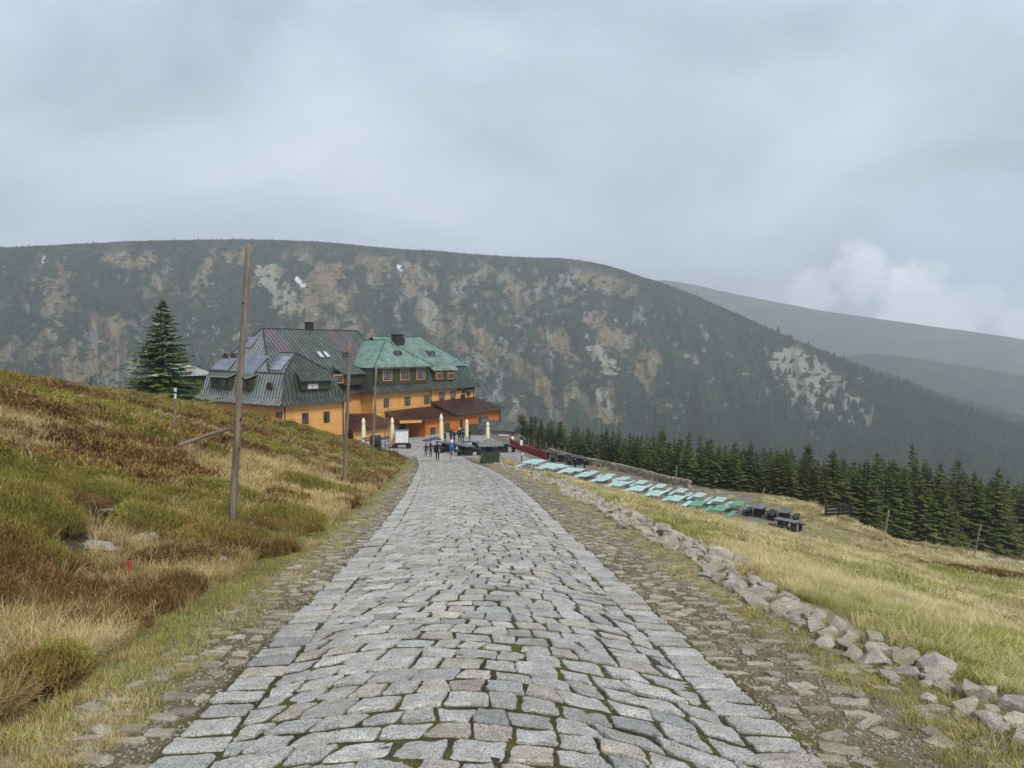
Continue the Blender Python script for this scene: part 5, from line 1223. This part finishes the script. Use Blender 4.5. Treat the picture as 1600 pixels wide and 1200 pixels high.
for (a, b, l) in ((727, 696, 'black picnic table beside the walker with the blue backpack'), (748, 691, 'black picnic table under the second cream parasol from the fence'), (783, 692, 'black picnic table at the upper end of the red fence'), (770, 689.5, 'black picnic table under the last cream parasol'), (700, 692, 'black picnic table before the annex door')): put_picnic(a, b, TANG + 1.1, l, 'black picnic tables before the hut', 1.25)
# ------------------------------------------------------------------ parasols
M_CREAM = mat('cream_canvas', [hexc('#d8d2a6'), hexc('#e9e4bf'), hexc('#f2eed2')], 3, .8, .3, 9, stretch=(3, 3, .6))
def parasol(px, py0, py1, label, depth=None):
    b = gp(px, py1) if depth is None else Vector(((px - 800) / F_PX * depth, depth, Hs((px - 800) / F_PX * depth, depth))); h = top_at(px, py0, b.y) - b.z
    e = tag(empty('parasol', b), label, 'parasol', 'closed cream parasols before the hut'); wob = [1, .78, 1.05, .8, .98, .76, 1.06, .82, 1, .77, 1.04, .8]
    MB().lathe([(.20, .55), (.26, .75), (.23, h * .5), (.20, h * .74), (.15, h * .80), (.22, h * .83), (.19, h * .90), (.05, h)], 12, wob=wob).build('canopy', M_CREAM, e, True)
    MB().tube([(0, 0, 0), (0, 0, .8)], .035, 8).build('pole', M_WHITE, e); MB().box((0, 0, .05), (.7, .7, .10)).build('base', M_DARKM, e)
    MB().lathe([(.235, h * .60), (.24, h * .62)], 12, wob=wob).build('tie', M_CREAM, e)
for a in ((567, 653, 693, 'closed cream parasol at far left beside the lean-to', 76), (612, 652, 694, 'closed cream parasol behind the white trailer', 78), (689, 646.5, 690, 'tallest closed cream parasol, before the annex windows', 80), (729, 655, 688, 'closed cream parasol by the group of people', 86), (762, 659, 690, 'closed cream parasol at the picnic tables near the fence', 84), (801, 682, 697, 'small closed white parasol beyond the red fence', 92)): parasol(*a)
# ------------------------------------------------------------------ notice shelter, lamp, fences, wall, stone shed, trailer
p = gp(765, 724); e = tag(empty('ticket_booth', p, .25), 'small dark green wooden booth with grey roof beside the plaza', 'booth')
M_BG = m_boards('green_planks', '#2c3a2c', '#3d4f3c', .16)
MB().box((0, 0, .42), (1.32, .8, .95)).build('counter', M_BG, e); MB().box((.0, .3, 1.05), (.45, .12, .75)).build('back_panel', M_BG, e)
for s_ in (-1, 1):
    MB().box((s_ * .62, -.34, .72), (.09, .09, 1.5)).build('post', M_BG, e); MB().bar((s_ * .66, -.42, .75), (s_ * 1.05, -.5, -.05), .07, .07).build('prop', M_POLE, e)
MB().add([(-.95, -.7, 1.34), (.95, -.7, 1.34), (.9, .65, 1.42), (-.9, .65, 1.42), (-.85, -.05, 1.66), (.85, -.05, 1.66)], [(0, 1, 5, 4), (2, 3, 4, 5), (1, 2, 5), (3, 0, 4), (3, 2, 1, 0)]).build('roof', mat('grey_shingle', [hexc('#5d655e'), hexc('#7b827a')], 5, .8, .5), e)
p = gp(815, 723); h = top_at(815, 684, p.y) - p.z; e = tag(empty('solar_lamp', p), 'dark lamp post with a tilted solar panel by the ramp', 'lamp post')
MB().tube([(0, 0, -.2), (0, 0, h)], [.06, .045], 10).build('post', M_DARKM, e); MB().box((.12, 0, h + .05), (.75, .5, .04), .3, 0, 0, .7).build('solar_panel', M_SOLAR, e); MB().box((-.02, -.06, h - .45), (.24, .2, .5)).build('lamp_box', M_WHITE, e); MB().box((.06, -.06, h * .35), (.16, .1, .22)).build('white_plate', M_WHITE, e)
M_RED = flat('red_fence_paint', '#7d2c2c', .6)
A_, B_ = Vector((-.25, 84.5, Hs(-.25, 84.5))), gp(853, 722)
e = tag(empty('red_fence', A_), 'dark red slatted fence descending along the ramp to the terrace', 'fence'); L = B_ - A_; n = 46
for k in range(n + 1):
    q = L * (k / n); zz = Hs(A_.x + q.x, A_.y + q.y) - A_.z; q.z = q.z * .6 + zz * .4
    if k % 9 == 0: MB().box((q.x, q.y, q.z + .6), (.09, .09, 1.3)).build('post', M_RED, e)
    else: MB().box((q.x, q.y, q.z + .62), (.03, .16, 1.0), math.atan2(L.y, L.x)).build('slat', M_RED, e)
MB().bar((0, 0, 1.16), (L.x, L.y, L.z + 1.16), .07, .08).build('top_rail', M_RED, e); MB().bar((0, 0, -.05), (L.x, L.y, L.z - .05), .3, .5).build('kerb_wall', flat('ramp_concrete', '#a39f96', .9), e)
q0, q1 = Vector((2.2, 92.5, 0)), Vector((6.3, 83.5, 0)); e = tag(empty('rail_fence', (q0.x, q0.y, Hs(q0.x, q0.y))), 'brown wooden rail fence along the far edge of the terrace', 'fence')
for k in range(7): f = k / 6; x_, y_ = q0.x + (q1.x - q0.x) * f, q0.y + (q1.y - q0.y) * f; MB().box((x_ - q0.x, y_ - q0.y, max(Hs(x_, y_), -11.9) + .5 - e.location.z), (.1, .1, 1.6)).build('post', M_POLE, e)
for hh_ in (.65, 1.2): MB().bar((0, 0, hh_ - .6), (q1.x - q0.x, q1.y - q0.y, -11.6 - e.location.z + hh_), .06, .1).build('rail', M_POLE, e)
# dry stone wall on the terrace edge
wl = [(4.6, 86.5), (8.3, 79.4), (11.6, 73.8), (14.7, 68.4), (16.6, 65.6)]; e = tag(empty('stone_wall', (wl[0][0], wl[0][1], -11.4)), 'low dry stone wall curving along the terrace edge before the spruces', 'stone wall'); V = []; Fc = []; T = []; rw = random.Random(9)
M_WALL = m_granite('wall_stone', hexc('#8a8478'), hexc('#aca597'), .95, .3)
tot = 0; segs = [(Vector(wl[k]), Vector(wl[k + 1])) for k in range(4)]
for (a, b) in segs:
    L_ = (b - a).length; q = 0
    while q < L_:
        p = a + (b - a) * (q / L_); z0 = Hs(p.x, p.y)
        for lay in range(3):
            sz = Vector((rw.uniform(.28, .55), rw.uniform(.35, .5), rw.uniform(.24, .32))); M_ = Matrix.Translation((p.x + rw.gauss(0, .05) - e.location.x, p.y + rw.gauss(0, .05) - e.location.y, z0 + .08 + lay * .26 - e.location.z)) @ Matrix.Rotation(math.atan2((b - a).y, (b - a).x) + rw.gauss(0, .12), 4, 'Z') @ Matrix.Rotation(rw.gauss(0, .08), 4, 'X')
            o = len(V); g = rw.uniform(.7, 1.15)
            for (i, j, k) in ((-1, -1, -1), (1, -1, -1), (1, 1, -1), (-1, 1, -1), (-1, -1, 1), (1, -1, 1), (1, 1, 1), (-1, 1, 1)): V.append(tuple(M_ @ Vector((i * sz.x * .5 * rw.uniform(.8, 1.05), j * sz.y * .5 * rw.uniform(.8, 1.05), k * sz.z * .5 * rw.uniform(.8, 1.05))))); T.append((g, g * .97, g * .92))
            Fc += [tuple(o + i for i in f) for f in ((3, 2, 1, 0), (4, 5, 6, 7), (0, 1, 5, 4), (1, 2, 6, 5), (2, 3, 7, 6), (3, 0, 4, 7))]
        q += .4
tag(link('wall_stones', mesh_np('wall_stones', V, Fc, [M_WALL], False, None, np.array(T)), e), 'stacked stones of the low wall', None, None, 'stuff')
x_, y_ = 24.2, 54.2; e = tag(empty('plank_fence', (x_, y_, Hs(x_, y_))), 'short black plank fence beyond the black picnic tables', 'fence')
for k in range(3): MB().box((k * 1.1, k * .25, .45), (.12, .12, 1.1)).build('post', M_BLACK, e)
for k in range(3): MB().bar((-.1, -.03, .25 + k * .26), (2.3, .53, .25 + k * .26), .04, .2).build('plank', M_BLACK, e)
# low stone shed past the annex
sx_, sy_ = -1.6, 99.0; e = tag(empty('stone_shed', (sx_, sy_, -11.2), -.35), 'low stone shed with dark green roof below the orange annex', 'shed')
MB().box((0, 0, .7), (4.6, 3.6, 2.2)).build('wall', mat('shed_stone', [hexc('#77736a'), hexc('#a39e92')], 2.5, .95, .6), e)
MB().add([(-2.7, -2.2, 1.7), (2.8, -2.2, 1.6), (2.8, 2.2, 1.6), (-2.7, 2.2, 1.7), (-2.7, 0, 2.9), (2.8, 0, 2.6)], [(0, 1, 5, 4), (2, 3, 4, 5), (1, 2, 5), (3, 0, 4), (3, 2, 1, 0)]).build('roof', M_RDARK, e)
MB().box((1.2, -1.83, 1.0), (1.5, .06, .28)).build('white_board', M_WHITE, e)
MB().add([(-6.5, -3.2, .9), (-2.0, -3.4, .6), (-1.6, 1.0, 1.9), (-6.5, 1.0, 2.2)], [(0, 1, 2, 3)]).add([(-6.5, -3.2, .8), (-2.0, -3.4, .5), (-1.6, 1.0, 1.8), (-6.5, 1.0, 2.1)], [(3, 2, 1, 0)]).build('canopy_roof', M_RDARK, e)
for q in ((-6.3, -3.0), (-2.2, -3.2)): MB().box((q[0], q[1], -.1), (.14, .14, 1.8)).build('post', M_BLACK, e)
p = Vector(((627 - 800) / F_PX * 77, 77, 0)); p.z = Hs(p.x, p.y); e = tag(empty('box_trailer', p, .12), 'small white box trailer parked before the hut entrance', 'trailer')
MB().box((0, 0, 1.3), (1.5, 1.3, 1.35)).build('box', flat('trailer_side', '#6f7680', .5), e); MB().box((.02, -.67, 1.3), (1.36, .05, 1.22)).build('white_panel', M_WHITE, e); MB().box((0, 0, .52), (1.7, 1.3, .16)).build('chassis', M_DARKM, e); MB().bar((-.75, 0, .5), (-1.7, -.1, .35), .08, .08).build('drawbar', M_DARKM, e)
for s_ in (-1, 1): MB().tube([(s_ * .72, -.72, .32), (s_ * .72 + .001, -.5, .32)], .32, 14).build('wheel', M_BLACK, e)
MB().box((-.9, -.5, .75), (.35, .5, .4)).build('orange_box', flat('orange_plastic', '#b5683a', .6), e)
p = Vector(((585 - 800) / F_PX * 76, 76, 0)); p.z = Hs(p.x, p.y); e = tag(empty('water_tank', p), 'dark round tank lying beside the lean-to wall', 'tank')
MB().tube([(-.5, 0, .75), (.6, .1, .75)], [.62, .62], 16).build('drum', M_DARKM, e, True); MB().box((0, .05, .12), (1.2, .9, .24)).build('cradle', M_POLE, e); MB().box((-.95, 0, 1.1), (.7, .7, .08)).build('lid_board', flat('brown_board', '#7a5238', .8), e)
# low dark patch of heather in the meadow
x, y = gp(1578, 903).x, gp(1578, 903).y; r = np.random.default_rng(8); n = 260; qx, qy = x + r.normal(0, 1.5, n), y + r.normal(0, .8, n)
scatter('meadow_heather', np.stack([qx, qy, H(qx, qy)], -1), rots(r, n, .1), np.repeat(r.uniform(.8, 1.3, n)[:, None], 3, 1), khf[3:6], r.integers(0, 3, n), 'dark heather patch in the meadow at the right edge')
# pale boulders along the far path
r = random.Random(3); e = tag(empty('boulder_path', (32, 59, Hs(32, 59))), 'line of pale boulders along the path before the right-hand spruces', 'boulders')
for k in range(70):
    x_ = 30 + k * .42 + r.gauss(0, .3); y_ = float(y_edge(x_)) - 5.0 - .6 * math.sin(x_ * .35) + r.gauss(0, .35); sz = r.uniform(.2, .6); link('boulder', r.choice(RM), e, (x_ - 32, y_ - 59, Hs(x_, y_) + .08 - e.location.z), (r.gauss(0, .2), r.gauss(0, .2), r.uniform(0, 6)), sz)
# ------------------------------------------------------------------ people
M_SKIN = flat('skin', '#c69a80', .6); M_HAIR = flat('brown_hair', '#2e221b', .8); PALET = {}
def cloth(h):
    if h not in PALET: PALET[h] = flat('cloth_' + h[1:], h, .85)
    return PALET[h]
def person(loc, rz, h, jacket, trousers, label, hood=None, hat=None, pack=None, stride=.22, arm=(0.0, 0.0), hold=None, shoes='#1c1c1e', group=None):
    """a figure of height h facing local -y; arm = forward swing of left and right arm"""
    e = tag(empty('person', loc, rz), label, 'person', group); k = h / 1.75
    J = {}; Ed = []; Rd = {}
    def j(n, x, y, z, r, r2=None): J[n] = (x * k, y * k, z * k); Rd[n] = (r * k, (r2 or r) * k)
    j('pel', 0, 0, .95, .135, .10); j('wai', 0, -.01, 1.10, .125, .095); j('che', 0, -.01, 1.30, .155, .105); j('nec', 0, -.01, 1.47, .06); j('hea', 0, -.03, 1.58, .085); j('top', 0, -.03, 1.68, .075)
    for s_, nm in ((-1, 'l'), (1, 'r')):
        st_ = stride * s_; j(nm + 'hip', s_ * .10, 0, .88, .085); j(nm + 'kne', s_ * .11, -st_ * .55 - .04, .49, .062); j(nm + 'ank', s_ * .11, -st_ * .8 + .05, .09 + (.05 if st_ < 0 else 0), .042); j(nm + 'toe', s_ * .12, -st_ * .8 - .14, .045, .038)
        a = arm[0] if s_ < 0 else arm[1]
        j(nm + 'sho', s_ * .20, -.01, 1.41, .068); j(nm + 'elb', s_ * .27, -.22 * a + .03, 1.14 + .04 * abs(a), .05); j(nm + 'wri', s_ * .25, -.42 * a - .06, .92 + .34 * max(0, a), .036); j(nm + 'han', s_ * .245, -.47 * a - .08, .85 + .38 * max(0, a), .036)
    Ed = [('pel', 'wai'), ('wai', 'che'), ('che', 'nec'), ('nec', 'hea'), ('hea', 'top')]
    for nm in 'lr': Ed += [('pel', nm + 'hip'), (nm + 'hip', nm + 'kne'), (nm + 'kne', nm + 'ank'), (nm + 'ank', nm + 'toe'), ('che', nm + 'sho'), (nm + 'sho', nm + 'elb'), (nm + 'elb', nm + 'wri'), (nm + 'wri', nm + 'han')]
    names = list(J); me = bpy.data.meshes.new('body'); me.from_pydata([J[n] for n in names], [(names.index(a), names.index(b)) for a, b in Ed], [])
    tmp = bpy.data.objects.new('body_frame', me); col.objects.link(tmp); md = tmp.modifiers.new('s', 'SKIN'); tmp.modifiers.new('d', 'SUBSURF').levels = 1
    for i, n in enumerate(names): me.skin_vertices[0].data[i].radius = Rd[n]; me.skin_vertices[0].data[i].use_root = (n == 'pel')
    dg = bpy.context.evaluated_depsgraph_get(); bm_me = bpy.data.meshes.new_from_object(tmp.evaluated_get(dg)); bpy.data.objects.remove(tmp)
    bm_me.name = 'body'; bm_me.materials.clear()
    for m_ in (cloth(jacket), cloth(trousers), M_SKIN, cloth(shoes)): bm_me.materials.append(m_)
    for p_ in bm_me.polygons:
        c = p_.center / k; p_.use_smooth = True; hand = abs(c.x) > .17 and any((c - Vector(J[n]) / k).length < .06 for n in ('lhan', 'rhan'))
        p_.material_index = 2 if c.z > 1.49 or hand else (3 if c.z < .12 else (1 if c.z < .93 and abs(c.x) < .22 else 0))
    link('body', bm_me, e)
    if hood: MB().lathe([(.07 * k, 1.47 * k), (.115 * k, 1.52 * k), (.125 * k, 1.60 * k), (.105 * k, 1.69 * k), (.05 * k, 1.745 * k), (.004, 1.755 * k)], 12, (0, .0, 0)).build('hood', cloth(hood), e, True)
    else: MB().lathe([(.085 * k, 1.55 * k), (.108 * k, 1.61 * k), (.10 * k, 1.69 * k), (.055 * k, 1.745 * k), (.004, 1.755 * k)], 12, (0, .0, 0)).build('cap' if hat else 'hair', cloth(hat) if hat else M_HAIR, e, True)
    f = MB(); f.lathe([(.012 * k, 0), (.016 * k, .03 * k), (.006 * k, .05 * k)], 6, (0, -.125 * k, 1.575 * k)); f.build('nose', M_SKIN, e)
    if pack:
        MB().lathe([(.10 * k, 1.03 * k), (.155 * k, 1.08 * k), (.16 * k, 1.28 * k), (.12 * k, 1.44 * k), (.03 * k, 1.47 * k)], 12, (0, .17 * k, 0), wob=[1.1, .95, .75, .7, .75, .95, 1.1, .95, .75, .7, .75, .95]).build('backpack', cloth(pack), e, True)
    return e
def ped(px, py, rz, hpx, *a, **kw):
    p = gp(px, py); h = hpx * p.y / F_PX; return person(p, rz, h, *a, **kw), p, h
PI = math.pi
ped(665.6, 714, PI + .1, 21, '#2a2226', '#232326', 'small child in dark clothes at the left of the walkers', stride=.1, group='walkers on the road')
ped(673, 715, PI - .1, 24, '#26272b', '#1f2023', 'child in black clothes walking beside the umbrella carrier', hood='#26272b', stride=.12, group='walkers on the road')
e3, p3, h3 = ped(683.5, 721.5, PI, 33, '#20243a', '#17181c', 'walker in navy jacket and black trousers under the purple umbrella', stride=.28, arm=(.6, 1.0), shoes='#d5d5d5', group='walkers on the road')
ped(706, 722.5, PI + .05, 36, '#1c2430', '#9a9da3', 'walker with white hood, blue backpack and pale grey trousers', hood='#d8d8d6', pack='#2f6fc0', stride=.25, arm=(.3, -.3), group='walkers on the road')
def umbrella(loc, r, hgt, h, label):
    e = tag(empty('umbrella', loc), label, 'umbrella'); n = 16; wob = [1, .96] * 8
    MB().lathe([(r, hgt - r * .36), (r * .82, hgt - r * .2), (r * .5, hgt - r * .06), (.02, hgt)], n, wob=wob).build('canopy', flat('umbrella_' + h[1:], h, .6), e, True)
    MB().tube([(0, 0, hgt - .95), (0, 0, hgt + .06)], .012, 6).build('shaft', M_DARKM, e); MB().tube([(0, 0, hgt - .95), (.03, 0, hgt - 1.0), (.06, 0, hgt - .95)], .014, 6).build('handle', M_BLACK, e)
umbrella((p3.x - .22, p3.y + .42, p3.z), .52, h3 * 1.16, '#4b4660', 'open purple-grey umbrella held over the walker in navy'); umbrella((p3.x - .98, p3.y + 1.6, p3.z), .42, 1.55, '#5a3f4a', 'open dull red umbrella over the two children')
for (a, b, hp_, rz, j, t_, l, kw) in ((702, 692, 21, 2.6, '#17181b', '#1b1c20', 'visitor in black beside the annex door, leftmost of the standing group', {}), (709, 691, 20, 1.2, '#1d2430', '#15161a', 'visitor in dark blue, second of the standing group', {}), (715.5, 692, 22, -2.4, '#1a1b1f', '#202126', 'visitor in black with a white cap in the standing group', {'hat': '#d8d8d8'}), (722.5, 691, 20, .4, '#252a33', '#17181b', 'visitor in slate jacket just left of the second parasol', {}), (732, 692, 20, -1.0, '#15171c', '#3b4a63', 'visitor in black with blue jeans, rightmost of the standing group', {}), (696, 690.5, 19, 2.0, '#22242a', '#191a1d', 'visitor in charcoal behind the tallest parasol', {})):
    x_, y_ = (a - 800) / F_PX * 84, 84 + (b - 691) * 2; p = Vector((x_, y_, Hs(x_, y_))); person(p, rz, 1.68 + .05 * (hp_ - 20), j, t_, l, stride=.05, group='visitors before the annex', **kw)
for (a, b, l, rz) in ((898.5, 741.5, 'walker in black among the turquoise tables, the left one of the pair', 1.9), (913.5, 743, 'walker in black among the turquoise tables, the right one of the pair', -1.6)):
    p = gp(a, b - 2, near=47); person(p, rz, 1.72, '#141518', '#17191d', l, stride=.15, group='pair among the tables')
